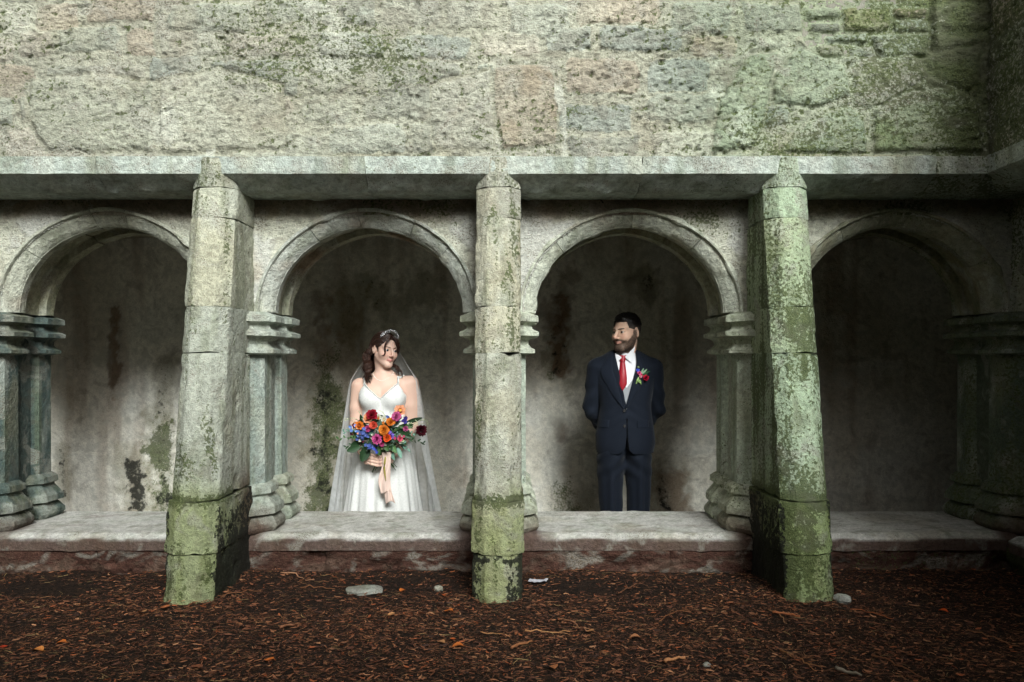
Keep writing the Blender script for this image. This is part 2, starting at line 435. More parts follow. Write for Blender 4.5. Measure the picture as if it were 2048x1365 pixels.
# ------------------------------------------------------------------ buttresses
JOINTS = [-.08, .198, .425, 1.092, 1.31, 1.736, 1.884]
def b_front(z): return -.20 - .32 * (1 - np.clip(z, -.2, 1.9) / 1.884)
def buttress_section(z, grow=0.0, narrow=1.0):
    yf = float(b_front(z)) - grow; w = .108 + grow; wf = .053 * narrow + grow * .5; cd = .055; yb = .035 if z < 1.309 else .13
    return np.array([(-w, yb), (-w, yf + cd), (-wf, yf), (wf, yf), (w, yf + cd), (w, yb)])
B_MOSS = {0: (lin(180,184,170), .13), 1: (lin(182,182,166), .12), 2: (lin(184,196,174), .19)}
def buttress(uc, place, label, seed, style, group=None):
    org = place(np.array(uc), np.array(-.2), np.array(0.0))
    t = thing('buttress', label, 'buttress', tuple(float(q) for q in org), group)
    base, moss0 = B_MOSS[style]
    r = np.random.default_rng(seed)
    for k in range(len(JOINTS) - 1):
        z0, z1 = JOINTS[k] + .0008, JOINTS[k + 1] - .0008
        grow = (.010 if k == 1 else .002 if k == 0 else 0.0) + r.uniform(-.0012, .0012); du = r.uniform(-.002, .002)
        zs = np.linspace(z0, z1, max(4, int((z1 - z0) / .013)))
        rings = []
        for j, z in enumerate(zs):
            e = min(z - z0, z1 - z); sh = -.0022 * max(0, 1 - e / .006)       # worn arris at the joint
            pr = resample(buttress_section(z, grow + sh), .014)
            if j == 0: n0 = len(pr)
            if len(pr) != n0:
                t_ = np.linspace(0, 1, n0, endpoint=False); src = np.linspace(0, 1, len(pr), endpoint=False)
                pr = np.stack([np.interp(t_, src, pr[:, 0]), np.interp(t_, src, pr[:, 1])], -1)
            tilt = .003 * math.sin(seed + k * 2.1) * (1 if j in (0, len(zs) - 1) else 0)
            rings.append(place(pr[:, 0] + uc + du, pr[:, 1], np.full(len(pr), z) + tilt * pr[:, 0] / .1))
        rings = np.stack(rings)
        V, F = loft_closed(rings)
        V = weather(V, F, .0035 + (.004 if k < 2 else 0), seed * 7 + k, 15, .013 if k < 3 else .006)
        tone = base * r.uniform(.88, 1.06) * (np.array([1.03, 1.0, .94]) if r.random() < .4 else 1.0)
        c, m, b = stone_look(V, seed * 5 + k, tone, .18, moss0 - .02)
        x, y, z = V[:, 0], V[:, 1], V[:, 2]
        run = sstep(.05, .45, fbm(x * 26, y * 26, z * 1.1, 4, seed + 21)); m = m + .17 * run; b = b + .07 * sstep(.2, .5, fbm(x * 30, y * 30, z * 1.3, 4, seed + 22))
        # flank streaks, green lower courses, black foot
        low = sstep(.56, .34, z + .16 * fbm(x * 8, y * 8, z * 2.5, 4, seed + 3)); m = m + low * (.04 + .16 * fbm(x * 9, y * 9, z * 4, 3, seed + 2)); c = col_lerp(c, lin(140,152,84), low * .62)
        led = sstep(.05, .0, np.abs(z - .425 + .02 * fbm(x * 12, y * 12, 0, 3, seed))) ; m = m + .30 * led; b = b + .12 * led
        if style == 2:
            m = m + .20 * sstep(-.2, .4, fbm(x * 6 + 2, y * 6, z * 2.2, 4, seed + 9)) * sstep(1.75, 1.2, z) + .02 * low; c = c * np.array([.93, 1.0, .9], np.float32)
        if style == 0: m = m + .20 * sstep(.0, .5, fbm(x * 7, y * 7, z * 2.2, 4, seed + 9)) * sstep(1.15, .7, z)
        flank = sstep(.02, -.02, np.abs((x - org[0]) if place is front else (y - org[1])) * -1 + .085) * 0
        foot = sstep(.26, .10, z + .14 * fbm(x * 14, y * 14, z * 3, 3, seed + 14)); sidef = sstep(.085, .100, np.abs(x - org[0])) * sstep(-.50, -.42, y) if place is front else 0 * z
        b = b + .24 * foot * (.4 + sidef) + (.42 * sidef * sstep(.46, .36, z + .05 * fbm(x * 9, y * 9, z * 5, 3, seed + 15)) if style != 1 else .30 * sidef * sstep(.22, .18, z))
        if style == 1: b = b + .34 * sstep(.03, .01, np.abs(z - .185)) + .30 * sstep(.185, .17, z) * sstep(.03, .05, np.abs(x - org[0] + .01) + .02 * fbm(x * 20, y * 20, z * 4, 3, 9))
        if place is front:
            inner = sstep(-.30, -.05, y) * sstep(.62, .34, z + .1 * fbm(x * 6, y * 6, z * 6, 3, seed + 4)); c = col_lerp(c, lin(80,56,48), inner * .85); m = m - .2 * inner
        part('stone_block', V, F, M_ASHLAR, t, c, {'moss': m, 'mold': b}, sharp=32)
    # head: the canted top dies into the string course
    rings = []
    for z, w, wf, yf, cd in ((1.886, .107, .055, -.2015, .056), (1.900, .106, .055, -.203, .056), (1.925, .090, .052, -.206, .045), (1.950, .062, .046, -.213, .02), (1.99, .052, .042, -.214, .01), (2.024, .046, .036, -.213, .01)):
        p = np.array([(-w, .1), (-w, yf + cd), (-wf, yf), (wf, yf), (w, yf + cd), (w, .1)])
        q = np.concatenate([p[i] + (p[(i + 1) % 6] - p[i]) * (np.arange(8) / 8)[:, None] for i in range(6)])
        rings.append((q, z))
    qs = []
    for a in range(len(rings) - 1):
        for s in np.linspace(0, 1, 4)[:-1]:
            qs.append((rings[a][0] * (1 - s) + rings[a + 1][0] * s, rings[a][1] * (1 - s) + rings[a + 1][1] * s))
    qs.append(rings[-1])
    V, F = loft_closed(np.stack([place(q[:, 0] + uc, q[:, 1], np.full(len(q), z)) for q, z in qs]))
    V = weather(V, F, .003, seed + 77, 16, .01)
    c, m, b = stone_look(V, seed + 78, base * .98, .15, moss0 + .05)
    part('head_stone', V, F, M_ASHLAR, t, c, {'moss': m, 'mold': b}, sharp=32)
    return t
buttress(PIERS[2] - .02, front, 'leaning buttress left of the bride, brown flecked with green foot', 41, 0)
buttress(PIERS[3], front, 'middle buttress between bride and groom, pale ochre with cracked foot', 52, 1)
buttress(PIERS[4] + .019, front, 'green speckled buttress to the right of the groom', 63, 2)
buttress(PIERS[1], front, 'buttress beyond the left edge of the picture', 74, 0)
buttress(1.16, side, 'buttress of the side wall at the right', 85, 2)

# ------------------------------------------------------------------ column pairs
CAP = [(.150,1.306),(.200,1.285),(.202,1.255),(.176,1.247),(.166,1.236),(.172,1.218),(.204,1.203),(.204,1.182),(.170,1.176),(.152,1.160),(.150,1.140),(.164,1.124),(.184,1.112),(.184,1.094),(.146,1.086),(.137,1.084)]
BASE = [(.137,.424),(.150,.420),(.170,.404),(.172,.374),(.152,.364),(.158,.352),(.196,.304),(.198,.272),(.166,.264),(.182,.252),(.203,.226),(.205,.205),(.196,.188),(.186,.178)]
def octa(rad, k):
    a = np.radians(22.5 + 45 * np.arange(8)); s = rad / math.cos(math.radians(22.5))
    p = np.stack([np.cos(a), np.sin(a)], -1) * s
    return np.concatenate([p[i] + (p[(i + 1) % 8] - p[i]) * (np.arange(k) / k)[:, None] for i in range(8)])
def turned(profile, cu, cv, place, seed, name, parent, base, moss, dampz, step=.006, amp=.002, k=9):
    prof = resample(np.array(profile), step, closed=False)
    rings = []
    for rad, z in prof[::-1]:
        o = octa(rad, k); rings.append(place(o[:, 0] + cu, o[:, 1] + cv, np.full(len(o), z)))
    V, F = loft_closed(np.stack(rings))
    V = weather(V, F, amp * .7, seed, 16, .006)
    c, m, b = stone_look(V, seed, base, .16, moss)
    if dampz: c, m, b = damp(V, c, m, b, seed, dampz)
    part(name, V, F, M_ASHLAR, parent, c, {'moss': m, 'mold': b}, sharp=28)
def column_pair(uc, place, label, seed, moss=.05, base=lin(170,178,166), group=None):
    org = place(np.array(uc), np.array(.3), np.array(SILL_Z))
    t = thing('column_pair', label, 'column', tuple(float(q) for q in org), group)
    for q, cv in enumerate((.175, .475)):
        s = seed + q * 10
        z = .0 if q == 0 else .0012
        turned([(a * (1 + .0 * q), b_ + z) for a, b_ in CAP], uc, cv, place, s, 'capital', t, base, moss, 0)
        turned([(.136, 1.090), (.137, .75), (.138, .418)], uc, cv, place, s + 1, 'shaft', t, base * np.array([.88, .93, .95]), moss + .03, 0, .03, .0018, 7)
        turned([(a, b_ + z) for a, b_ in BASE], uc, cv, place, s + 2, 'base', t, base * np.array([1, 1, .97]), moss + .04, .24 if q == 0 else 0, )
    boxmesh('web', (uc - .108, .2, .2), (uc + .108, .45, 1.29), M_ASHLAR, t, base * .8, place)
    return t
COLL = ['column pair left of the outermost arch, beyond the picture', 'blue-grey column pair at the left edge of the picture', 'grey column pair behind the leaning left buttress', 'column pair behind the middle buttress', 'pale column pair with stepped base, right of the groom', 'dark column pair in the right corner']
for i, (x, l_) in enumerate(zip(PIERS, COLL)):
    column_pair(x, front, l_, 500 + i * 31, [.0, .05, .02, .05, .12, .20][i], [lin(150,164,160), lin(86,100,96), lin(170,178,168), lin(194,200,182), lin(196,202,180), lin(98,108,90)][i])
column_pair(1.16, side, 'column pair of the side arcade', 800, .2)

# ------------------------------------------------------------------ arches
def arch(uc, place, label, seed, moss=.05, base=lin(172,176,160), joints=(0, 48, 88, 133, 180)):
    org = place(np.array(uc), np.array(.12), np.array(SPRING))
    t = thing('arch', label, 'arch', tuple(float(q) for q in org))
    r = np.random.default_rng(seed)
    fr = np.array([(.085, .15), (.084, .088), (.080, .084), (.071, .085), (.068, .090), (.066, .104), (.050, .110), (.022, .132), (.006, .150), (.003, .158), (0, .160), (0, .208), (.034, .216), (.060, .20)])
    rr = np.array([(.060, .208), (.036, .222), (.030, .26), (.028, .34), (.034, .385), (0, .398), (-.002, .47), (.02, .50), (.07, .50)])
    for which, prof in (('voussoir', fr), ('soffit_stone', rr)):
        js = list(joints) if which == 'voussoir' else [0, 62, 118, 180]
        js = [js[0]] + [j + r.uniform(-4, 4) for j in js[1:-1]] + [js[-1]]
        pr = resample(prof, .012, closed=False)
        # close behind so that every stone is a solid
        pr = np.concatenate([pr, [[.075, pr[-1, 1]]]]) if which == 'soffit_stone' else pr
        for a0, a1 in zip(js[:-1], js[1:]):
            g = .22; th = np.radians(np.linspace(a0 + g, a1 - g, max(6, int((a1 - a0) / 2))))
            off = r.uniform(-.0025, .0025)
            rings = []
            for a in th:
                # slight point at the crown
                pt = .010 * math.exp(-((math.degrees(a) - 90) / 16) ** 2)
                uu = -(ARA + off + pr[:, 0]) * math.cos(a); zz = SPRING + (ARB + off + pr[:, 0] + pt) * math.sin(a)
                rings.append(place(uc + uu, pr[:, 1], zz))
            V, F = loft_closed(np.stack(rings)[::-1])
            V = weather(V, F, .0025, seed + int(a0), 14, .012)
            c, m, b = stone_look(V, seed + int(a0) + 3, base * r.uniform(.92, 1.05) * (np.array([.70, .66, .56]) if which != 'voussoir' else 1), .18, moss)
            x, y, z = V[:, 0], V[:, 1], V[:, 2]
            rs = sstep(.15, .5, fbm(x * 5, y * 5, z * 5, 3, seed + 5)); c = col_lerp(c, lin(140,96,66), rs * (.35 if which == 'voussoir' else .5))
            if which == 'soffit_stone': m = m + .16 * sstep(.40, .46, y)
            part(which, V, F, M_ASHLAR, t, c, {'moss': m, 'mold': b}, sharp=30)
ARL = ['arch beyond the left edge of the picture', 'leftmost arch in view, empty and half lit', 'round arch framing the bride', 'round arch framing the groom', 'dark arch in the right corner']
for i, x in enumerate(BAYS):
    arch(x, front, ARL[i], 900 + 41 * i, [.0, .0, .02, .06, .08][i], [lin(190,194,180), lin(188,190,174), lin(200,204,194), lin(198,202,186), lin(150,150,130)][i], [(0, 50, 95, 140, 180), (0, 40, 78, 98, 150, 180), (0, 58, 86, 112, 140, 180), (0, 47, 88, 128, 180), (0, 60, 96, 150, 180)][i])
arch(.48, side, 'first arch of the side arcade', 1300, .2)
arch(1.84, side, 'second arch of the side arcade', 1340, .2)

# ------------------------------------------------------------------ spandrels: plaster-patched wall between the arches
def spandrel(place, u0, u1, centres, parent, seed, side_moss=0.0):
    for face, step in ((0, .0085), (1, .03)):
        z0, z1 = SPRING - .012, 1.90
        nu, nv = int((u1 - u0) / step) + 1, int((z1 - z0) / step) + 1
        U, Z = np.meshgrid(np.linspace(u0, u1, nu), np.linspace(z0, z1, nv))
        hole = np.zeros(U.shape, bool)
        for c0 in centres:
            k = .058 if face == 0 else .045
            hole |= (((U - c0) / (ARA + k)) ** 2 + (np.maximum(Z - SPRING, 0) / (ARB + k)) ** 2 < 1) & (np.abs(U - c0) < ARA + k)
        s = fbm(U * 12 + Z * 3, Z * 34, 1, 4, seed) * 2.2; saw = s - np.floor(s)
        pit = np.clip(-fbm(U * 26, Z * 44, 2, 3, seed + 3) - .2, 0, 1)
        pat = sstep(.05, .2, fbm(U * 4.2, Z * 4.2, 3, 4, seed + 9))               # smooth plaster survives here
        H = .008 * fbm(U * 4, Z * 4, 2, 3, seed + 5) - (.006 * saw + .020 * pit) * (1 - .8 * pat) + .004 * pat
        C = np.tile(lin(190,190,174), U.shape + (1,)) * (1 + .2 * fbm(U * 5, Z * 5, 3, 4, seed + 7))[..., None]
        C = col_lerp(C, lin(190,190,186), pat * .6)
        C = col_lerp(C, lin(170,150,120), sstep(.15, .5, fbm(U * 6, Z * 6, 9, 4, seed + 8)) * .32)
        top = sstep(1.76, 1.86, Z + .05 * fbm(U * 8, Z * 8, 4, 3, seed + 10)); C = col_lerp(C, lin(96,68,48), top * .7)     # brown band under the string course, overhang shade painted into the colour
        moss = .10 + .22 * sstep(.0, .5, fbm(U * 3, Z * 5, 7, 4, seed + 11)) * sstep(1.6, 1.75, Z) + side_moss; mold = -.1 + .26 * top * sstep(-.2, .4, fbm(U * 6, Z * 9, 7, 3, seed + 12))
        vv = (YA - H) if face == 0 else np.full(U.shape, YB - .025)
        P = place(U, vv, Z).reshape(-1, 3); Q = grid_faces(nu, nv)
        hq = hole.ravel()[Q].any(1) if face == 0 else hole.ravel()[Q].all(1)
        bay = np.searchsorted(np.array(centres), U.ravel()[Q].mean(1))
        for bb in np.unique(bay):
            sel = (~hq) & (bay == bb)
            if sel.sum() < 3: continue
            V, F, c, a, b = compact(P, [Q[sel]], C.reshape(-1, 3), moss.ravel(), mold.ravel())
            part('spandrel' if face == 0 else 'rear_spandrel', V, F, M_RUBBLE, parent, c, {'moss': a, 'mold': b})
aw = thing('arcade_wall', 'plaster-patched spandrels above the row of arches', 'wall', (0, .2, SPRING))
spandrel(front, -4.7, CORNER + .12, BAYS, aw, 61)
aw2 = thing('side_arcade_wall', 'dark spandrels above the side arcade at the right edge', 'wall', (CORNER + .2, -.5, SPRING))
spandrel(side, -.12, 2.9, [.48, 1.84], aw2, 67, .2)

# ------------------------------------------------------------------ low wall: sill slabs on rough plinth stones
def low_wall(place, cuts, pcuts, name, label, seed, moss):
    org = place(np.array((cuts[0] + cuts[-1]) / 2), np.array(.3), np.array(0.0))
    t = thing(name, label, 'low wall', tuple(float(q) for q in org))
    r = np.random.default_rng(seed)
    prof = np.array([(.60, .10), (.006, .10), (.002, .157), (.044, SILL_Z - .0015), (.054, SILL_Z), (.615, SILL_Z), (.62, SILL_Z - .01), (.62, .10)])
    for a, b_ in zip(cuts[:-1], cuts[1:]):
        pr = resample(prof, .016); us = np.linspace(a + .002, b_ - .002, max(4, int((b_ - a) / .016)))
        V, F = loft_closed(np.stack([place(np.full(len(pr), u), pr[:, 0], pr[:, 1]) for u in us]) if place is front else np.stack([place(np.full(len(pr), u), pr[:, 0], pr[:, 1]) for u in us])[:, ::-1])
        V = weather(V, F, .0022, seed + int(a * 100) % 97, 12, .006)
        c, m, b = stone_look(V, seed + 3, lin(206,204,198), .14, moss - .14, -.16)
        x, y, z = V[:, 0], V[:, 1], V[:, 2]
        c = col_lerp(c, lin(140,124,116), sstep(.2, .5, fbm(x * 3, y * 9, z, 4, seed + 6)) * .35)
        nb = np.min(np.abs(x[:, None] - np.array(PIERS)[None]), 1) if place is front else np.abs(y + 1.16)
        red = np.maximum(sstep(.163, .152, z + .010 * fbm(x * 9, y * 9, 0, 3, seed + 1)), sstep(.27, .16, nb + .10 * fbm(x * 6, y * 6, 3, 3, seed + 2)) * sstep(.34, .12, y + .1 * fbm(x * 8, y * 8, 1, 3, seed)))
        c = col_lerp(c, lin(84,60,50), red * .92)
        part('sill_slab', V, F, M_SILL, t, c, {'moss': m, 'mold': b + .10 * sstep(.25, .5, fbm(x * 4, y * 12, z * 4, 3, seed + 19))}, sharp=24)
    for a, b_ in zip(pcuts[:-1], pcuts[1:]):
        step = .010; nu, nv = int((b_ - a) / step) + 1, int(.26 / step) + 1
        U, Z = np.meshgrid(np.linspace(a, b_, nu), np.linspace(-.16, .118, nv))
        e = np.minimum(U - a, b_ - U)
        crumble = sstep(.085, .02, Z + .035 * fbm(U * 4, 0, 3, 3, seed + 20))
        s = fbm(U * 8, Z * 26, 1, 4, seed + 21) * 2.4; saw = s - np.floor(s)
        H = -.004 + .010 * fbm(U * 7, Z * 12, 2, 4, seed + 22) - .012 * saw * (.25 + crumble) - .035 * crumble * sstep(-.2, .5, fbm(U * 6, Z * 7, 5, 3, seed + 23)) - .012 * sstep(.012, 0, e)
        H = H - .03 * sstep(.0, -.06, Z)
        C = np.tile(lin(80,54,45), U.shape + (1,)) * (1 + .25 * fbm(U * 6, Z * 8, 2, 4, seed + 24))[..., None]
        bare = sstep(.12, .4, fbm(U * 5, Z * 14, 8, 4, seed + 25)) * crumble; C = col_lerp(C, lin(140,118,102), bare * .35)
        C = col_lerp(C, lin(150,140,128), sstep(.35, .6, fbm(U * 20, Z * 24, 6, 3, seed + 26)) * .35)
        ms = np.full(U.shape, moss - .28) + (.42 * sstep(1.5, 1.75, U) if place is front else .4)
        P = place(U, .010 - H, Z).reshape(-1, 3)
        part('plinth_stone', P, [grid_faces(nu, nv)], M_RUBBLE, t, C.reshape(-1, 3), {'moss': ms.ravel(), 'mold': np.full(U.size, -.12) + .10 * crumble.ravel()})
    boxmesh('core', (cuts[0], .10, -.5), (cuts[-1], .60, .101), M_PLASTER, t, (.2, .18, .15), place)
    return t
low_wall(front, [-4.7, -3.45, -2.76, -1.41, -.06, 1.31, CORNER + .35], [-4.7, -4.0, -3.2, -2.76, -2.1, -1.415, -.95, -.066, .80, 1.30, 1.9, CORNER + .1], 'low_wall', 'low sill wall of worn slabs on red-brown plinth below the arches', 1500, .06)
low_wall(side, [.03, 1.2, 2.9], [-.02, .7, 1.5, 2.2, 2.9], 'side_low_wall', 'dark low sill wall running forward at the right edge', 1540, .3)

# ------------------------------------------------------------------ covered walk: back wall, groin vault, floor
def back_wall():
    t = thing('back_wall', 'stained plaster back wall of the covered walk behind the couple', 'wall', (0, YW, FLOOR))
    step = .014; u0, u1, z0, z1 = -6.2, 4.9, FLOOR, 2.25
    nu, nv = int((u1 - u0) / step) + 1, int((z1 - z0) / step) + 1
    U, Z = np.meshgrid(np.linspace(u0, u1, nu), np.linspace(z0, z1, nv))
    H = .012 * fbm(U * 2, Z * 2, 1, 4, 71) + .003 * fbm(U * 14, Z * 14, 1, 3, 72)
    C = np.tile(lin(238,235,224), U.shape + (1,)) * (1 + .14 * fbm(U * 2.5, Z * 2.5, 2, 5, 73))[..., None]
    C = col_lerp(C, lin(150,138,112), sstep(-.2, .5, fbm(U * 1.6, Z * 1.1, 5, 4, 74)) * .5)
    streak = sstep(.05, .5, fbm(U * 8, Z * .9, 5, 4, 75)); C = col_lerp(C, lin(122,92,62), streak * .45)
    C = col_lerp(C, lin(216,216,208), sstep(.2, .5, fbm(U * 3, Z * 3, 9, 4, 79)) * .5)
    moss = -.12 + .10 * fbm(U * 2, Z * 1.5, 7, 4, 76); mold = -.17 + .26 * fbm(U * 6, Z * 5, 8, 5, 77, .66)
    low = sstep(.35, -.3, Z); moss = moss + .10 * low
    D = 4 + YW
    def blob(px0, py0, px1, py1, soft, fr):     # distance-like field of a vertical stain between two photo points
        (xa, za), (xb, zb) = pxw(px0, py0, D), pxw(px1, py1, D)
        tt = np.clip(((U - xa) * (xb - xa) + (Z - za) * (zb - za)) / ((xb - xa) ** 2 + (zb - za) ** 2 + 1e-9), 0, 1)
        d = np.hypot(U - xa - tt * (xb - xa), Z - za - tt * (zb - za)) + fr * fbm(U * 7, Z * 5, 3, 4, int(px0)) + fr * 1.1 * fbm(U * 22, Z * 18, 3, 4, int(py0), .65)
        return sstep(soft, soft * .25, d)
    for a in ((650, 800, 655, 1010, .085, .10, .62), (268, 930, 275, 1005, .10, .07, .75), (330, 740, 322, 830, .05, .06, .55), (318, 850, 335, 1000, .07, .08, .55), (122, 900, 128, 990, .035, .03, .6), (1325, 960, 1335, 1025, .11, .05, .60), (700, 600, 690, 640, .09, .08, .4), (820, 590, 850, 560, .08, .08, .34), (1116, 640, 1122, 745, .05, .07, .45), (1290, 560, 1310, 610, .05, .06, .4), (1150, 985, 1160, 1010, .05, .06, .4), (735, 545, 770, 640, .03, .05, .35)):
        mold = mold + .8 * a[6] * blob(*a[:6]); hal = blob(a[0], a[1], a[2], a[3], a[4] * 2.6, a[5] * 1.6); C = col_lerp(C, lin(112,104,72), hal * .5); moss = moss + .16 * hal
    for a in ((655, 720, 640, 1020, .17, .12, .42), (320, 860, 330, 1010, .12, .10, .4), (1108, 740, 1100, 780, .06, .06, .3), (1120, 980, 1135, 1020, .16, .08, .32), (900, 980, 905, 1020, .1, .08, .25), (620, 980, 612, 1020, .10, .08, .3)):
        moss = moss + a[6] * blob(*a[:6])
    for a in ((225, 620, 228, 800, .035, .05, .7), (640, 610, 660, 720, .12, .10, .5), (1122, 600, 1118, 740, .07, .08, .75), (1120, 850, 1125, 870, .10, .06, .55), (1340, 960, 1345, 1020, .16, .08, .6), (1140, 560, 1100, 640, .12, .12, .45)):
        C = col_lerp(C, lin(104,72,44), a[6] * blob(*a[:6]))
    P = front(U, YW - H, Z).reshape(-1, 3)
    part('plaster', P, [grid_faces(nu, nv)], M_PLASTER, t, C.reshape(-1, 3), {'moss': moss.ravel(), 'mold': mold.ravel()})
    boxmesh('core', (u0, YW + .04, FLOOR - .1), (u1, YW + .3, 3.0), M_PLASTER, t)
back_wall()
def vault():
    t = thing('vault', 'dim plastered groin vault over the covered walk', 'vault', (0, 1.3, SPRING))
    y0, y1 = YB - .03, YW + .03; nu, nv = 330, 60
    U, Yv = np.meshgrid(np.linspace(-5.6, 4.9, nu), np.linspace(y0, y1, nv))
    yc, hw = (y0 + y1) / 2, (y1 - y0) / 2
    hb = np.sqrt(np.clip(1 - ((Yv - yc) / hw) ** 2, 0, 1)); hb = np.where(Yv > yc, np.maximum(hb, .80 + .06 * np.cos(U * 4.63)), hb)
    pc = np.array([-5.46] + PIERS + [4.1]); i = np.clip(np.searchsorted(pc, U) - 1, 0, len(pc) - 2)
    mid, half = (pc[i] + pc[i + 1]) / 2, (pc[i + 1] - pc[i]) / 2
    hc = np.sqrt(np.clip(1 - ((U - mid) / half) ** 2, 0, 1))
    Z = 1.34 + .72 * np.maximum(hb, hc) + .012 * fbm(U * 3, Yv * 3, 0, 4, 90)
    P = front(U, Yv, Z).reshape(-1, 3)
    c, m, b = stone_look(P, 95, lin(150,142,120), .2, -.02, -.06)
    part('plaster', P, [grid_faces(nu, nv)[:, ::-1]], M_PLASTER, t, c, {'moss': m, 'mold': b})
    boxmesh('roof_slab', (-5.8, YB - .1, 2.42), (5.2, YW + .3, 2.6), M_PLASTER, t)
    boxmesh('end_wall', (-5.9, YB, FLOOR), (-5.6, YW + .2, 2.5), M_PLASTER, t)
vault()
fl = boxmesh('walk_floor', (-5.8, .55, FLOOR - .1), (CORNER + 2.6, YW + .3, FLOOR), M_SILL, None, lin(120,116,104)); tag(fl, kind='structure')
# walk behind the side arcade
st = thing('side_walk_wall', 'dark back wall of the side walk beyond the right arcade', 'wall', (4.8, -.5, FLOOR))
boxmesh('plaster', (-2.4, YW, FLOOR), (2.9, YW + .2, 2.6), M_PLASTER, st, lin(120,116,100), side)
boxmesh('roof_slab', (-.6, YB, 2.3), (2.9, YW + .2, 2.5), M_PLASTER, st, lin(120,116,100), side)
boxmesh('end_wall', (2.9, -.18, FLOOR), (3.1, YW + .2, WALL_TOP), M_PLASTER, st, lin(140,138,120), side)
fl2 = boxmesh('side_walk_floor', (-.5, .55, FLOOR - .1), (2.9, YW + .2, FLOOR + .003), M_SILL, None, lin(120,116,104), side); tag(fl2, kind='structure')
# ------------------------------------------------------------------ unseen courtyard walls, added and sized to shape the light (behind and beside the camera)
def court_wall(name, label, x0, y0, x1, y1, mirror, top):
    t = thing(name, label, 'wall', ((x0 + x1) / 2, (y0 + y1) / 2, 0))
    L = math.hypot(x1 - x0, y1 - y0); dx, dy = (x1 - x0) / L, (y1 - y0) / L
    nu, nv = int(L / .05), 62
    U, Z = np.meshgrid(np.linspace(0, L, nu), np.linspace(-.1, top, nv))
    s = fbm(U * 6, Z * 18, 1, 4, mirror) * 2; H = .03 * fbm(U * 3, Z * 4, 2, 4, mirror + 1) - .02 * (s - np.floor(s))
    P = np.stack([x0 + U * dx - dy * H, y0 + U * dy + dx * H, Z], -1).reshape(-1, 3)
    c, m, b = stone_look(P, mirror, lin(150,148,128), .2, .1)
    part('stonework', P, [grid_faces(nu, nv)], M_RUBBLE, t, c, {'moss': m, 'mold': b})
    V = np.array([(x0, y0), (x1, y1), (x1 + dy * .5, y1 - dx * .5), (x0 + dy * .5, y0 - dx * .5)])
    V = V + np.array([dy, -dx]) * .06
    V = np.concatenate([np.c_[V, np.full(4, -.1)], np.c_[V, np.full(4, top)]])
    F = np.array([(0, 3, 2, 1), (4, 5, 6, 7), (0, 1, 5, 4), (1, 2, 6, 5), (2, 3, 7, 6), (3, 0, 4, 7)])
    part('core', V, F, M_PLASTER, t, np.tile(lin(130,126,110), (8, 1)), {'moss': np.zeros(8), 'mold': np.zeros(8)}, smooth=False)
court_wall('unseen_courtyard_wall', 'unseen left courtyard wall, sized to block low sky', -4.72, -7.6, -4.72, -.25, 2100, 4.2)
court_wall('unseen_courtyard_wall', 'unseen right courtyard wall beside the camera, added for shade, kept low for the sun', 2.27, -3.1, 2.27, -7.6, 2120, 1.9)
court_wall('unseen_courtyard_wall', 'unseen courtyard wall behind the camera, sized to block low sky', 2.4, -7.6, -4.72, -7.6, 2110, 4.2)

# ------------------------------------------------------------------ ground
def gz(x, y):
    return .018 * fbm(x * 2.2, y * 2.2, 1, 4, 201) + .010 * fbm(x * 9, y * 9, 1, 3, 202) + .03 * sstep(-.25, .0, y) * fbm(x * 3, 0, 1, 3, 204) - .012
def mulch_mat(name, lo, hi):
    m, n, l, p = nodemat(name)
    g = n.new('ShaderNodeNewGeometry'); v = g.outputs['Position']
    n1 = _noise(n, l, v, 60, 4, .7); n2 = _noise(n, l, v, 260, 2, .7)
    c = _mix(n, l, _ramp(n, l, n1, .35, .7), lo, hi); c = _mix(n, l, _ramp(n, l, n2, .62, .75), c, (.10, .055, .03))
    l.new(c, p.inputs['Base Color']); p.inputs['Roughness'].default_value = .9; p.inputs['Specular IOR Level'].default_value = .2
    b = n.new('ShaderNodeBump'); b.inputs['Strength'].default_value = 1; b.inputs['Distance'].default_value = .02
    l.new(_math(n, l, 'ADD', n1, _math(n, l, 'MULTIPLY', n2, .5)), b.inputs['Height']); l.new(b.outputs[0], p.inputs['Normal'])
    return m
M_MULCH = mulch_mat('wet_mulch', (.012, .008, .006), (.050, .029, .018))
xs = np.unique(np.concatenate([np.array([-60, -30, -15, -8]), np.arange(-5, 3.6, .022), np.array([4.5, 8, 15, 30, 60])]))
ys = np.unique(np.concatenate([np.array([-60, -30, -15, -9]), np.arange(-7.5, -3, .2), np.arange(-3, .16, .02)]))
X, Y = np.meshgrid(xs, ys)
V = np.stack([X, Y, gz(X, Y)], -1).reshape(-1, 3)
gr = part('ground', V, [grid_faces(len(xs), len(ys))], M_MULCH, None); tag(gr, kind='structure')

def attr_mat(name, rough=.75, spec=.3, bump=0, scale=200, var=.3, sheen=0):
    m, n, l, p = nodemat(name)
    at = n.new('ShaderNodeAttribute'); at.attribute_name = 'col'
    g = n.new('ShaderNodeNewGeometry'); nz = _noise(n, l, g.outputs['Position'], scale, 3, .6)
    k = _math(n, l, 'ADD', _math(n, l, 'MULTIPLY', nz, var * 2), 1 - var)
    kc = n.new('ShaderNodeCombineColor')
    for i in range(3): l.new(k, kc.inputs[i])
    l.new(_mix(n, l, 1.0, at.outputs['Color'], kc.outputs[0], 'MULTIPLY'), p.inputs['Base Color'])
    p.inputs['Roughness'].default_value = rough; p.inputs['Specular IOR Level'].default_value = spec
    if sheen: p.inputs['Sheen Weight'].default_value = sheen
    if bump:
        b = n.new('ShaderNodeBump'); b.inputs['Strength'].default_value = bump; b.inputs['Distance'].default_value = .002
        l.new(nz, b.inputs['Height']); l.new(b.outputs[0], p.inputs['Normal'])
    return m
M_LITTER = attr_mat('bark_litter', .7, .35, .6, 300)

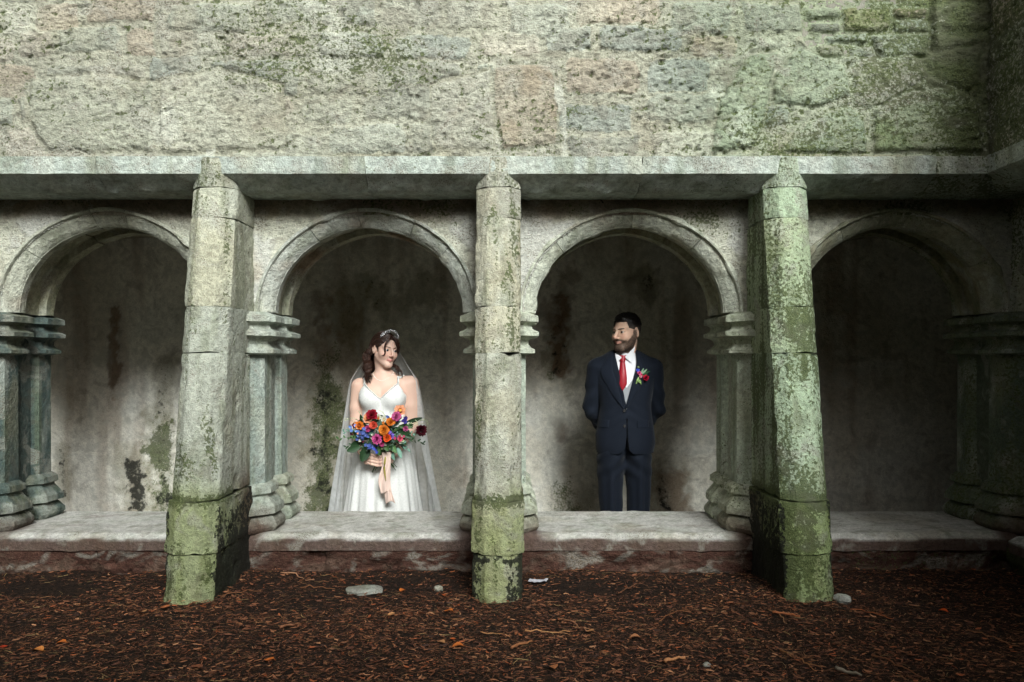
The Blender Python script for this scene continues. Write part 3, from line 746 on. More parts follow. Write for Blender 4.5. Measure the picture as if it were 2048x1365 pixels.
def litter(name, label, cat, N, seed, lmin, lmax, wr, curl, palette, weights, lift):
    """thousands of small bent chips / needles in one mesh: 5 cross sections of 2 points + a ridge"""
    r = np.random.default_rng(seed)
    x = r.uniform(-3.1, 2.75, N); y = r.uniform(-1.95, .02, N)
    dens = .55 + .55 * fbm(x * 2, y * 2.4, 3, 3, seed + 1) + .35 * sstep(-.25, -.5, y)
    for bx0, by0, bw, bh in ((-.62, -.28, .42, .16), (.32, -.30, .36, .14), (-.95, -.55, .3, .12), (1.9, -.5, .4, .2), (-2.2, -.3, .4, .15)): dens = dens - .55 * np.exp(-((x - bx0) / bw) ** 2 - ((y - by0) / bh) ** 2)
    keep = r.random(N) < dens; x, y = x[keep], y[keep]; n = len(x)
    L = lmin * (lmax / lmin) ** (r.random(n) ** 1.8); W = L * r.uniform(*wr, n)
    a = r.normal(.0, 1.0, n) + np.where(r.random(n) < .5, 0, math.pi); tilt = r.normal(0, .22, n); roll = r.normal(0, .5, n); cv = r.normal(0, curl, n)
    K = 4; t = np.linspace(-.5, .5, K)
    prof = np.array([.6, 1.0, .9, .45])
    ca, sa = np.cos(a)[:, None], np.sin(a)[:, None]
    sx = L[:, None] * t; off = cv[:, None] * L[:, None] * (t ** 2 - .08) * 2
    cx = x[:, None] + ca * sx - sa * off; cy = y[:, None] + sa * sx + ca * off
    cz = gz(x, y)[:, None] + np.abs(r.normal(0, lift, n))[:, None] + .002 + np.tan(tilt)[:, None] * sx * .6 + .25 * L[:, None] * (t ** 2) * r.uniform(-.4, .8, n)[:, None]
    w = W[:, None] * np.clip(prof + r.normal(0, .22, (n, K)), .1, 1.3) / 2
    ox, oy, oz = -sa * w * np.cos(roll)[:, None], ca * w * np.cos(roll)[:, None], w * np.sin(roll)[:, None]
    h = np.maximum(W, .0015)[:, None] * .35 * prof
    A = np.stack([cx - ox, cy - oy, cz - oz], -1); B = np.stack([cx, cy, cz + h], -1); Cc = np.stack([cx + ox, cy + oy, cz + oz], -1)
    P = np.stack([A, B, Cc], 2).reshape(-1, 3)           # n,K,3 -> index = i*K*3 + k*3 + j
    i = np.arange(n)[:, None, None] * K * 3 + np.arange(K - 1)[None, :, None] * 3 + np.arange(2)[None, None, :]
    Q = np.stack([i, i + 3, i + 4, i + 1], -1).reshape(-1, 4)
    pal = np.array(palette, np.float32); ci = r.choice(len(pal), n, p=np.array(weights) / sum(weights))
    c = pal[ci] * r.uniform(.75, 1.6, n)[:, None].astype(np.float32)
    o = part(name, P, [Q], M_LITTER, None, np.repeat(c, K * 3, 0)); tag(o, label, cat, kind='stuff'); return o
litter('bark_mulch', 'dark red-brown bark chips covering the courtyard', 'bark mulch', 120000, 11, .004, .029, (.10, .34), .40, [lin(82,50,36), lin(112,70,48), lin(134,88,60), lin(60,40,31), lin(158,112,80), lin(150,82,48)], [5, 5, 3.5, 4, 1.3, .9], .008)
litter('needle_litter', 'thin fallen needles and stalks scattered over the mulch', 'needles', 30000, 12, .010, .062, (.022, .05), .6, [lin(132,94,62), lin(104,68,44), lin(160,134,90), lin(74,48,32)], [3, 4, .8, 4], .007)

def gp(px, py):     # photo pixel -> point on the ground
    D = EYE * 1593.0 / (py - 720); return ((px - 1024) * D / 1593.0, D - 4.0)

def leaf(px, py, size, rot, col, label, seed, curl=.4):
    x, y = gp(px, py); r = np.random.default_rng(seed)
    nu, nv = 9, 11
    s, t = np.meshgrid(np.linspace(-1, 1, nu), np.linspace(0, 1, nv))
    wid = np.sin(np.pi * t ** .8) ** .8 * .38 * (1 + .06 * np.sin(t * 40) * (np.abs(s) > .9))
    u, v = s * wid, t - .5
    h = curl * (s ** 2) * wid * .8 + .22 * curl * np.cos(v * 4 + r.uniform(0, 3)) + .02 * fbm(u * 6, v * 6, seed, 2, seed)
    u, v, h = u * size, v * size, (h - h.min()) * size
    cr, sr = math.cos(rot), math.sin(rot)
    P = np.stack([x + u * cr - v * sr, y + u * sr + v * cr, gz(np.array(x), np.array(y)) + .010 + h], -1).reshape(-1, 3)
    th = P.copy(); th[:, 2] -= .0008
    V = np.concatenate([P, th]); Q = grid_faces(nu, nv); n = nu * nv
    c = np.tile(col, (2 * n, 1)) * (1 - .35 * np.exp(-(np.tile(s.ravel(), 2) / .12) ** 2))[:, None] * r.uniform(.85, 1.1)
    o = thing('fallen_leaf', label, 'leaf', (x, y, float(gz(np.array(x), np.array(y)))), 'fallen leaves on the mulch')
    part('blade', V, [np.concatenate([Q, Q[:, ::-1] + n])], M_LITTER, o, c)
    # stalk
    tube('stalk', [(x + .5 * size * sr, y - .5 * size * cr, V[:, 2].min() + .004), (x + .66 * size * sr + .1 * size * cr, y - .66 * size * cr, V[:, 2].min() + .002)], [.0012, .0008], M_LITTER, o, col * .6, 4)

def frame_along(P):
    T = np.gradient(P, axis=0); T /= np.maximum(np.linalg.norm(T, axis=1, keepdims=True), 1e-9)
    up = np.array([0, 0, 1.0]); A = np.cross(T, up)
    bad = np.linalg.norm(A, axis=1) < .05; A[bad] = np.cross(T[bad], [1.0, 0, 0])
    A /= np.linalg.norm(A, axis=1, keepdims=True); return T, A, np.cross(A, T)
def tube_geo(P, R, k=6):
    P = np.asarray(P, float); R = np.asarray(R, float); T, A, B = frame_along(P)
    th = np.arange(k) / k * 2 * np.pi
    rings = P[:, None] + R[:, None, None] * (np.cos(th)[None, :, None] * A[:, None] + np.sin(th)[None, :, None] * B[:, None])
    return loft_closed(rings)
def tube(name, P, R, mat, parent, col, k=6):
    V, F = tube_geo(P, R, k); return part(name, V, F, mat, parent, np.tile(np.asarray(col, np.float32), (len(V), 1)))

def twig(px0, py0, px1, py1, rad, col, label, seed, branches=0):
    a, b = np.array(gp(px0, py0)), np.array(gp(px1, py1)); r = np.random.default_rng(seed)
    n = 9; t = np.linspace(0, 1, n)[:, None]; P = a + (b - a) * t
    L = np.linalg.norm(b - a); perp = np.array([-(b - a)[1], (b - a)[0]]) / L
    P = P + perp * (L * .07 * np.sin(t * np.pi * r.uniform(.8, 1.6) + r.uniform(0, 1)) + L * .02 * r.normal(size=(n, 1)))
    z = gz(P[:, 0], P[:, 1]) + rad + .010 + .02 * L * r.normal(size=n)
    P3 = np.c_[P, z]; o = thing('twig', label, 'twig', (float(P3[0, 0]), float(P3[0, 1]), 0.0), 'twigs lying on the mulch')
    R = rad * np.linspace(1, .55, n) * (1 + .15 * r.normal(size=n))
    tube('stem', P3, R, M_LITTER, o, col, 7)
    for q in range(branches):
        i = r.integers(2, n - 2); d = (P3[i + 1] - P3[i]); d = d / np.linalg.norm(d); s = r.choice([-1, 1])
        e = P3[i] + (d * .7 + s * np.r_[perp, .15]) * L * r.uniform(.12, .25)
        m_ = (P3[i] + e) / 2 + r.normal(0, .004, 3); tube('side_shoot', [P3[i], m_, e], [rad * .6, rad * .45, rad * .25], M_LITTER, o, col * .9, 5)
O1, O2, TAN, BRN, GRY = lin(212,116,48), lin(190,92,40), lin(196,140,92), lin(140,92,58), lin(150,138,120)
for i, (px, py, s, rot, c, lab) in enumerate([
    (284, 1228, .060, .9, TAN, 'tan fallen leaf just left of the leaning buttress foot'), (330, 1214, .055, 2.0, lin(170,100,60), 'brown curled leaf touching the leaning buttress foot'),
    (122, 1281, .050, 1.7, O1, 'orange leaf on the mulch at lower left'), (75, 1297, .060, 1.4, lin(220,140,70), 'large pale orange leaf at far lower left'),
    (6, 1292, .055, .5, lin(190,64,30), 'red-orange leaf at the left border'), (806, 1178, .050, -.6, O1, 'orange leaf beside the flat grey stone'),
    (888, 1187, .045, .4, O2, 'deep orange leaf left of the middle buttress, near the low wall'), (897, 1222, .050, 1.2, O1, 'bright orange leaf close to the middle buttress foot'),
    (782, 1228, .045, 2.3, TAN, 'tan leaf in the bare patch below the flat grey stone'), (538, 1321, .048, 1.5, O1, 'small orange leaf in the left foreground'),
    (915, 1290, .060, 1.8, O1, 'orange leaf in the foreground below the middle buttress'), (906, 1275, .042, .2, O2, 'small orange leaf behind a larger one below the middle buttress'),
    (882, 1283, .045, 1.1, TAN, 'tan leaf left of two orange leaves in the foreground'), (1886, 1220, .050, .8, lin(224,92,30), 'vivid orange leaf right of the green buttress'),
    (1180, 1263, .040, 1.3, TAN, 'small tan leaf left of the long stick'), (1270, 1280, .055, 1.6, lin(180,120,80), 'brown leaf in the middle foreground'),
    (395, 1331, .060, -.4, lin(140,84,56), 'dull brown leaf in the lower left foreground'), (1105, 1340, .060, .3, lin(190,120,74), 'upturned tan leaf at the bottom centre')]):
    leaf(px, py, s * .78, rot, c * .85, lab, 3000 + i)
for i, (a, b, c, d, rad, col, lab, br) in enumerate([
    (560, 1148, 632, 1158, .0045, lin(176,130,98), 'pale stick lying against the low wall left of the flat stone', 0), (600, 1174, 672, 1177, .003, BRN, 'thin stick in front of the flat grey stone', 0),
    (1113, 1237, 1180, 1262, .0055, lin(150,104,76), 'thick straight stick right of the middle buttress', 0), (1050, 1262, 1140, 1266, .004, TAN, 'flat splinter below the thick stick', 0),
    (1024, 1294, 1062, 1282, .006, lin(170,112,72), 'bark strip near the middle buttress foot', 0), (1535, 1222, 1580, 1250, .003, lin(170,126,88), 'bent twig left of the green buttress foot', 1),
    (1545, 1231, 1600, 1236, .007, lin(170,100,60), 'reddish bark piece against the green buttress foot', 0), (1700, 1222, 1790, 1238, .0035, lin(160,92,52), 'red-brown stick right of the green buttress', 1),
    (1560, 1303, 1640, 1345, .003, lin(164,112,70), 'long bare twig in the right foreground', 3), (1740, 1320, 1850, 1355, .003, BRN, 'long twig at the lower right', 2),
    (1935, 1262, 2040, 1290, .003, lin(150,100,66), 'thin twig at the right border', 1), (1330, 1328, 1368, 1320, .008, lin(196,136,90), 'pale wood chunk in the middle foreground', 0),
    (1672, 1340, 1724, 1358, .008, GRY, 'grey weathered stick end in the right foreground', 0), (960, 1262, 1020, 1272, .003, TAN, 'splinter in front of the middle buttress', 0),
    (560, 1254, 600, 1246, .007, lin(150,100,70), 'short bark stick in the left foreground', 0), (420, 1196, 520, 1180, .0025, BRN, 'thin twig reaching from the leaning buttress', 1),
    (1320, 1240, 1385, 1218, .0025, BRN, 'thin curved twig below the groom', 1), (1240, 1190, 1290, 1168, .003, lin(120,80,56), 'dark twig near the low wall below the groom', 2)]):
    twig(a, b, c, d, rad * .85, col * .9, lab, 3100 + i, br)

def pebble(px, py, sx, sy, sz, rot, col, label, seed, name='stone', cat='stone', amp=.22, sink=.3):
    x, y = gp(px, py); nu, nv = 36, 20
    a, e = np.meshgrid(np.linspace(0, 2 * np.pi, nu, endpoint=False), np.linspace(-np.pi / 2, np.pi / 2, nv))
    d = np.stack([np.cos(a) * np.cos(e), np.sin(a) * np.cos(e), np.sin(e)], -1).reshape(-1, 3)
    k = 1 + amp * fbm(d[:, 0] * 1.6 + seed, d[:, 1] * 1.6, d[:, 2] * 1.6, 3, seed) + .06 * fbm(d[:, 0] * 7, d[:, 1] * 7, d[:, 2] * 7, 3, seed + 1)
    v = np.sign(d) * np.abs(d) ** .8 * k[:, None] * np.array([sx, sy, sz]); c_, s_ = math.cos(rot), math.sin(rot)
    z0 = float(gz(np.array(x), np.array(y)))
    V = np.stack([x + v[:, 0] * c_ - v[:, 1] * s_, y + v[:, 0] * s_ + v[:, 1] * c_, z0 + v[:, 2] + sz * (1 - sink)], -1)
    c, m, b = stone_look(V, seed, col, .2, -.2)
    o = part(name, V, [grid_faces(nu, nv, True)], M_SILL, None, c, {'moss': m, 'mold': b}, sharp=40)
    tag(o, label, cat)
pebble(727, 1178, .092, .060, .016, .1, lin(150,150,142), 'flat grey stone half buried in mulch near the low wall', 3201, 'flat_stone', 'stone', .3, .5)
pebble(877, 1175, .022, .018, .014, .5, lin(150,146,136), 'small grey pebble left of the middle buttress', 3202, 'pebble')
pebble(1684, 1203, .036, .022, .022, -.6, lin(170,170,164), 'pale stone leaning beside the green buttress foot', 3203, 'rock', 'stone', .3, .2)
pebble(1414, 1327, .014, .011, .008, .2, lin(170,164,156), 'tiny pale pebble in the middle foreground', 3204, 'pebble')
def scrap():
    x, y = gp(1076, 1164); nu, nv = 14, 8
    s, t = np.meshgrid(np.linspace(-.5, .5, nu), np.linspace(-.5, .5, nv))
    h = .008 * fbm(s * 5, t * 5, 1, 3, 77) + .010 * np.abs(s + .1)
    P = np.stack([x + s * .088 + t * .01, y + t * .045 - s * .008, gz(np.array(x), np.array(y)) + .014 + h], -1).reshape(-1, 3)
    B = P.copy(); B[:, 2] -= .001; n = nu * nv; Q = grid_faces(nu, nv)
    o = part('paper_scrap', np.concatenate([P, B]), [np.concatenate([Q, Q[:, ::-1] + n])], M_LITTER, None, np.tile(lin(206,204,212), (2 * n, 1)))
    tag(o, 'crumpled white paper scrap by the low wall, right of the middle buttress', 'paper')
scrap()
# ------------------------------------------------------------------ sculpting toolkit: signed-distance fields + surface nets
F32 = np.float32
def sm(a, b, k):
    h = np.clip(.5 + .5 * (b - a) / k, 0, 1); return b + (a - b) * h - k * h * (1 - h)
def smax(a, b, k): return -sm(-a, -b, k)
def ell(x, y, z, c, r):
    px, py, pz = (x - c[0]) / r[0], (y - c[1]) / r[1], (z - c[2]) / r[2]
    k0 = np.sqrt(px * px + py * py + pz * pz) + 1e-6
    k1 = np.sqrt((px / r[0]) ** 2 + (py / r[1]) ** 2 + (pz / r[2]) ** 2) + 1e-6
    return k0 * (k0 - 1) / k1
def cap(x, y, z, a, b, ra, rb):
    a, b = np.asarray(a, F32), np.asarray(b, F32); d = b - a; L2 = float(d @ d) + 1e-9
    t = np.clip(((x - a[0]) * d[0] + (y - a[1]) * d[1] + (z - a[2]) * d[2]) / L2, 0, 1)
    return np.sqrt((x - a[0] - t * d[0]) ** 2 + (y - a[1] - t * d[1]) ** 2 + (z - a[2] - t * d[2]) ** 2) - (ra + (rb - ra) * t)
class Grid:
    def __init__(s, lo, hi, h):
        s.h = h; s.lo = np.array(lo, float)
        s.ax = [np.arange(lo[i], hi[i] + h, h).astype(F32) for i in range(3)]
        s.f = np.full([len(a) for a in s.ax], .3, F32)
    def block(s, lo, hi):
        sl = tuple(slice(max(0, int((lo[i] - s.lo[i]) / s.h)), max(1, int((hi[i] - s.lo[i]) / s.h) + 2)) for i in range(3))
        return sl, s.ax[0][sl[0]][:, None, None], s.ax[1][sl[1]][None, :, None], s.ax[2][sl[2]][None, None, :]
    def add(s, fn, lo, hi, k=.01):
        sl, x, y, z = s.block(lo, hi); s.f[sl] = sm(s.f[sl], fn(x, y, z), k)
    def capsule(s, a, b, ra, rb, k=.01):
        m = max(ra, rb) + k + .02
        s.add(lambda x, y, z: cap(x, y, z, a, b, ra, rb), np.minimum(a, b) - m, np.maximum(a, b) + m, k)
    def ellipsoid(s, c, r, k=.01):
        m = np.array(r) + k + .02; s.add(lambda x, y, z: ell(x, y, z, c, r), np.array(c) - m, np.array(c) + m, k)
    def mesh(s):
        f = s.f; S = f < 0
        n = S[:-1, :-1, :-1].astype(np.int8)
        tot = np.zeros(n.shape, np.int8)
        offs = [(a, b, c) for a in (0, 1) for b in (0, 1) for c in (0, 1)]
        sh = f.shape
        sub = lambda A, o: A[o[0]:sh[0] - 1 + o[0], o[1]:sh[1] - 1 + o[1], o[2]:sh[2] - 1 + o[2]]
        for o in offs: tot += sub(S, o)
        act = (tot > 0) & (tot < 8); I = np.argwhere(act)
        vals = np.stack([f[I[:, 0] + o[0], I[:, 1] + o[1], I[:, 2] + o[2]] for o in offs], 1)
        acc = np.zeros((len(I), 3)); cnt = np.zeros(len(I))
        for a in range(8):
            for b in range(a + 1, 8):
                d = np.array(offs[b]) - np.array(offs[a])
                if np.abs(d).sum() != 1: continue
                m = (vals[:, a] < 0) != (vals[:, b] < 0)
                t = vals[:, a] / np.where(np.abs(vals[:, a] - vals[:, b]) < 1e-9, 1e-9, vals[:, a] - vals[:, b])
                p = np.array(offs[a])[None] + d[None] * t[:, None]
                acc += np.where(m[:, None], p, 0); cnt += m
        V = s.lo + (I + acc / cnt[:, None]) * s.h
        ids = np.full(act.shape, -1, np.int32); ids[act] = np.arange(len(I))
        Q = []
        for ax in range(3):
            o = [0, 0, 0]; o[ax] = 1
            A = S[tuple(slice(0, sh[i] - o[i]) for i in range(3))]; B = S[tuple(slice(o[i], sh[i]) for i in range(3))]
            E = np.argwhere(A != B); u, v = (ax + 1) % 3, (ax + 2) % 3
            ok = (E[:, u] > 0) & (E[:, v] > 0) & (E[:, u] < act.shape[u]) & (E[:, v] < act.shape[v]) & (E[:, ax] < act.shape[ax]); E = E[ok]
            ins = A[E[:, 0], E[:, 1], E[:, 2]]
            def cid(du, dv):
                q = E.copy(); q[:, u] -= du; q[:, v] -= dv; return ids[q[:, 0], q[:, 1], q[:, 2]]
            q = np.stack([cid(1, 1), cid(0, 1), cid(0, 0), cid(1, 0)], 1)
            q = np.where(ins[:, None], q, q[:, ::-1]); Q.append(q[(q >= 0).all(1)])
        return V.astype(F32), np.concatenate(Q)
    def project(s, P, off):
        P = np.array(P, float); G = np.gradient(s.f[:, :, :], s.h) if not hasattr(s, '_g') else s._g; s._g = G
        for _ in range(8):
            i = np.clip(np.rint((P - s.lo) / s.h).astype(int), 0, np.array(s.f.shape) - 1); f = s.f[i[:, 0], i[:, 1], i[:, 2]]
            g = np.stack([G[k][i[:, 0], i[:, 1], i[:, 2]] for k in range(3)], 1); g /= np.maximum(np.linalg.norm(g, axis=1, keepdims=True), 1e-6)
            c = s.lo + i * s.h; d = f + ((P - c) * g).sum(1); P = P - g * (d - off)[:, None] * .8
        for _ in range(3): P[1:-1] = (P[:-2] + 2 * P[1:-1] + P[2:]) / 4
        return P
    def front_y(s):
        """y of the surface nearest the camera for each (x, z)"""
        S = s.f < 0; any_ = S.any(1); j = S.argmax(1); jm = np.maximum(j - 1, 0)
        I, K = np.meshgrid(np.arange(S.shape[0]), np.arange(S.shape[2]), indexing='ij')
        f1, f0 = s.f[I, j, K], s.f[I, jm, K]; t = np.where(np.abs(f0 - f1) < 1e-9, 0, f0 / np.where(np.abs(f0 - f1) < 1e-9, 1, f0 - f1))
        Y = s.ax[1][0] + (jm + np.clip(t, 0, 1)) * s.h
        Y = np.where(any_, Y, np.nan)
        def q(x, z):
            x, z = np.asarray(x, float), np.asarray(z, float)
            i = np.clip((x - s.ax[0][0]) / s.h, 0, Y.shape[0] - 1.001); k = np.clip((z - s.ax[2][0]) / s.h, 0, Y.shape[1] - 1.001)
            i0, k0 = i.astype(int), k.astype(int); a, b = i - i0, k - k0
            r = Y[i0, k0] * (1 - a) * (1 - b) + Y[i0 + 1, k0] * a * (1 - b) + Y[i0, k0 + 1] * (1 - a) * b + Y[i0 + 1, k0 + 1] * a * b
            return np.where(np.isnan(r), Y[np.rint(i).astype(int), np.rint(k).astype(int)], r)
        return q

def rot(yaw, pitch=0, roll=0):
    cz, sz = math.cos(yaw), math.sin(yaw); cx, sx = math.cos(pitch), math.sin(pitch); cy, sy = math.cos(roll), math.sin(roll)
    Rz = np.array([[cz, -sz, 0], [sz, cz, 0], [0, 0, 1]]); Rx = np.array([[1, 0, 0], [0, cx, -sx], [0, sx, cx]]); Ry = np.array([[cy, 0, sy], [0, 1, 0], [-sy, 0, cy]])
    return Ry @ Rz @ Rx

def head_sdf(x, y, z, fem):
    ax = np.sqrt(x * x + 1e-7)
    d = ell(x, y, z, (0, .018, .032), (.0735 if fem else .0750, .092 if fem else .095, .084))
    d = sm(d, ell(x, y, z, (0, -.026, -.034 if fem else -.036), (.0570 if fem else .062, .060, .078 if fem else .082)), .03)
    d = sm(d, cap(ax, y, z, (.046 if fem else .050, .005, -.042), (.013 if fem else .016, -.066, -.092 if fem else -.096), .017 if fem else .020, .016 if fem else .022), .028)
    d = sm(d, cap(ax, y, z, (0, -.074, -.095 if fem else -.100), (.008 if fem else .014, -.072, -.096 if fem else -.101), .0175 if fem else .020, .016), .018)
    d = sm(d, ell(ax, y, z, (.040, -.056, -.026), (.027, .027, .026)), .026)
    d = sm(d, cap(ax, y, z, (.010, -.084 if not fem else -.080, .026), (.050, -.064 if not fem else -.060, .026), .0070 if fem else .011, .008), .016)
    d = smax(d, -ell(ax, y, z, (.0315, -.108 if fem else -.104, .006), (.020, .022, .0145)), .012)
    ball = np.sqrt((ax - .0315) ** 2 + (y + .0735) ** 2 + (z - .006) ** 2) - .0150
    opn = np.abs(z - .0055 - .08 * (ax - .0315)) - (.0066 if fem else .0054) * (1 - ((ax - .0315) / .0165) ** 2)
    d = sm(d, smax(ball, -np.maximum(opn, y + .072), .002), .004)
    d = sm(d, cap(x, y, z, (0, -.088, .018), (0, -.1095 if fem else -.1155, -.024 if fem else -.026), .0058 if fem else .0085, .0086 if fem else .0112), .011)
    d = sm(d, ell(ax, y, z, (.0098 if fem else .0115, -.0965 if fem else -.0985, -.0305 if fem else -.0325), (.0072, .0090, .0065)), .007)
    zm = z - .30 * np.maximum(ax - .004, 0)                        # corners of the mouth lifted: a smile
    d = sm(d, cap(ax, y, zm, (0, -.0925, -.0572), (.024, -.0790, -.0605), .0050, .0024), .006)
    d = sm(d, cap(ax, y, zm, (0, -.0920, -.0668), (.021, -.0795, -.0640), .0056, .0026), .006)
    d = smax(d, -cap(ax, y, zm, (0, -.0990, -.0618), (.025, -.0850, -.0618), .0022, .0014), .002)
    ear = ell(ax - .16 * (y - .01), y, z + .25 * (y - .01), (.0755, .014, -.002), (.0085, .0185, .031))
    ear = smax(ear, -ell(ax, y, z, (.088, .008, .002), (.008, .010, .018)), .006)
    d = sm(d, ear, .006)
    return d
def skin_cols(L, base, lip, fem):
    """L: head-local vertex positions"""
    x, y, z = L[:, 0], L[:, 1], L[:, 2]; ax = np.abs(x)
    c = np.tile(np.asarray(base, F32), (len(L), 1))
    c = col_lerp(c, lin(214,140,122), .30 * np.exp(-((ax - .042) ** 2 + (z + .024) ** 2) / .0005) * (y < -.02))
    c = col_lerp(c, lin(206,136,118), .35 * np.exp(-((ax) ** 2 + (z + .028) ** 2) / .00025) * (y < -.09))
    zm = z - .30 * np.maximum(ax - .004, 0)
    lipm = sstep(.0098, .0066, np.abs(zm + .0620)) * sstep(.0265, .022, ax) * sstep(-.074, -.080, y)
    c = col_lerp(c, lip, lipm * .75); c = col_lerp(c, lip * .5, sstep(.0022, .0008, np.abs(zm + .0618)) * sstep(.026, .022, ax) * (y < -.075) * .6)
    e = np.abs(z - .0055 - .08 * (ax - .0315)) / (.0058 * np.clip(1 - ((ax - .0315) / .0185) ** 2, .05, 1))
    lid = sstep(1.9, 1.2, e) * (np.abs(ax - .0315) < .0175) * (y < -.06)
    c = col_lerp(c, lin(70,44,36) if fem else lin(110,74,58), lid * (.6 if fem else .55) * np.where(z > .006, 1.0, .5))
    c = col_lerp(c, np.asarray(base) * .82, .4 * np.exp(-((ax - .033) ** 2 + (z - .012) ** 2) / .0002) * (y < -.05))
    return c

def principled(name, color, rough=.6, spec=.4, sss=0, bump=0, scale=400, sheen=0, metal=0, var=0.0, aniso=(1, 1, 1), detail=2):
    m, n, l, p = nodemat(name)
    g = n.new('ShaderNodeNewGeometry'); mp = n.new('ShaderNodeMapping'); mp.inputs['Scale'].default_value = aniso
    l.new(g.outputs['Position'], mp.inputs['Vector']); nz = _noise(n, l, mp.outputs[0], scale, detail, .6)
    src = color
    if color is None:
        at = n.new('ShaderNodeAttribute'); at.attribute_name = 'col'; src = at.outputs['Color']
    if var:
        k = _math(n, l, 'ADD', _math(n, l, 'MULTIPLY', nz, var * 2), 1 - var); kc = n.new('ShaderNodeCombineColor')
        for i in range(3): l.new(k, kc.inputs[i])
        l.new(_mix(n, l, 1.0, src, kc.outputs[0], 'MULTIPLY'), p.inputs['Base Color'])
    elif color is None: l.new(src, p.inputs['Base Color'])
    else: p.inputs['Base Color'].default_value = tuple(float(q) for q in color) + (1,)
    p.inputs['Roughness'].default_value = rough; p.inputs['Specular IOR Level'].default_value = spec; p.inputs['Metallic'].default_value = metal
    if sss: p.inputs['Subsurface Weight'].default_value = sss; p.inputs['Subsurface Radius'].default_value = (.012, .005, .003); p.inputs['Subsurface Scale'].default_value = .6
    if sheen: p.inputs['Sheen Weight'].default_value = sheen; p.inputs['Sheen Roughness'].default_value = .4
    if bump:
        b = n.new('ShaderNodeBump'); b.inputs['Strength'].default_value = bump; b.inputs['Distance'].default_value = .0015
        l.new(nz, b.inputs['Height']); l.new(b.outputs[0], p.inputs['Normal'])
    return m
M_SKIN = principled('skin', None, .52, .35, .12, .15, 350, var=.05)
M_HAIR = principled('hair', None, .42, .45, var=.35, scale=260)
M_SUIT = principled('navy_wool', None, .85, .2, 0, .5, 900, .08, var=.22)
M_SHIRT = principled('white_cotton', lin(226,226,230), .8, .2, 0, .3, 700, var=.05)
M_VEST = principled('grey_wool', lin(150,152,156), .85, .2, 0, .4, 800, var=.12)
M_TIE = principled('crimson_silk', lin(150,10,32), .45, .45, 0, .25, 1200, var=.1)
M_LACE = principled('white_lace', lin(224,224,221), .9, .12, 0, 1.0, 110, .1, var=.24, detail=4)
M_SATIN = principled('satin', None, .5, .4, .0, .2, 300, .2, var=.08)
M_EYE = principled('eye', None, .15, .6)
M_SILVER = principled('silver', lin(226,226,230), .25, .5, metal=.8)
M_PEARL = principled('pearl', lin(236,228,216), .3, .5)
M_LEATHER = principled('black_leather', lin(30,26,24), .4, .5)
M_PETAL = attr_mat('petals', .7, .3, .0, 160, .18)
M_LEAFG = attr_mat('bouquet_leaf', .55, .4, .0, 160, .2)

def eyes(parent, C, R, iris, look):
    for sx in (-1, 1):
        nu, nv = 20, 16
        a, e = np.meshgrid(np.linspace(0, 2 * np.pi, nu, endpoint=False), np.linspace(0, np.pi, nv))
        d = np.stack([np.sin(e) * np.cos(a), np.sin(e) * np.sin(a), np.cos(e)], -1).reshape(-1, 3)   # pole = gaze
        g = np.array(look) / np.linalg.norm(look); u = np.cross(g, [0, 0, 1]); u /= np.linalg.norm(u); w = np.cross(u, g)
        Lp = d[:, :1] * u + d[:, 1:2] * w + d[:, 2:] * g
        P = np.array([sx * .0315, -.0735, .006]) + .0128 * Lp
        ang = np.degrees(np.arccos(np.clip(d[:, 2], -1, 1)))
        c = np.where((ang < 14)[:, None], lin(10,9,9), np.where((ang < 38)[:, None], iris, lin(186,180,174)))
        part('eye', P @ R.T + C, [grid_faces(nu, nv, True)], M_EYE, parent, c)
def eyebrow(parent, C, R, col, thick, arch_):
    for sx in (-1, 1):
        P = []
        for t in np.linspace(0, 1, 9):
            P.append((sx * (.012 + .042 * t), -.0965 + .030 * t ** 1.6, .0245 + arch_ * math.sin(t * 2.3) - .002 * t))
        P = np.array(P); r = thick * np.sin(np.linspace(.5, 2.95, 9)) ** .7
        V, F = tube_geo(P, r, 6); V = V + np.array([0, .0015 if thick > .003 else .0055, 0])
        part('eyebrow', V @ R.T + C, F, M_HAIR, parent, np.tile(col, (len(V), 1)))

def interp_path(P, n):
    P = np.asarray(P, float); s = np.r_[0, np.cumsum(np.linalg.norm(np.diff(P, axis=0), axis=1))]; s /= s[-1]
    t = np.linspace(0, 1, n)
    # Catmull-Rom like smoothing through repeated averaging of a dense linear path
    D = np.stack([np.interp(np.linspace(0, 1, 8 * n), s, P[:, i]) for i in range(3)], 1)
    for _ in range(int(n * 1.0)): D[1:-1] = (D[:-2] + 2 * D[1:-1] + D[2:]) / 4
    return np.stack([np.interp(t, np.linspace(0, 1, 8 * n), D[:, i]) for i in range(3)], 1)
def strand_mesh(S, rad):
    """S: (n,m,3) strands, rad: (m,) radius profile -> 3-sided tubes"""
    n, m, _ = S.shape
    T = np.gradient(S, axis=1); T /= np.maximum(np.linalg.norm(T, axis=2, keepdims=True), 1e-9)
    A = np.cross(T, np.array([.3, 1.0, .2])); A /= np.maximum(np.linalg.norm(A, axis=2, keepdims=True), 1e-9); B = np.cross(T, A)
    th = np.arange(3) / 3 * 2 * np.pi
    V = S[:, :, None] + rad[None, :, None, None] * (np.cos(th)[:, None] * A[:, :, None] + np.sin(th)[:, None] * B[:, :, None])
    i = (np.arange(n)[:, None, None] * m * 3 + np.arange(m - 1)[None, :, None] * 3); j = np.arange(3)[None, None, :]; jn = (j + 1) % 3
    return V.reshape(-1, 3), np.stack([i + j, i + jn, i + 3 + jn, i + 3 + j], -1).reshape(-1, 4)
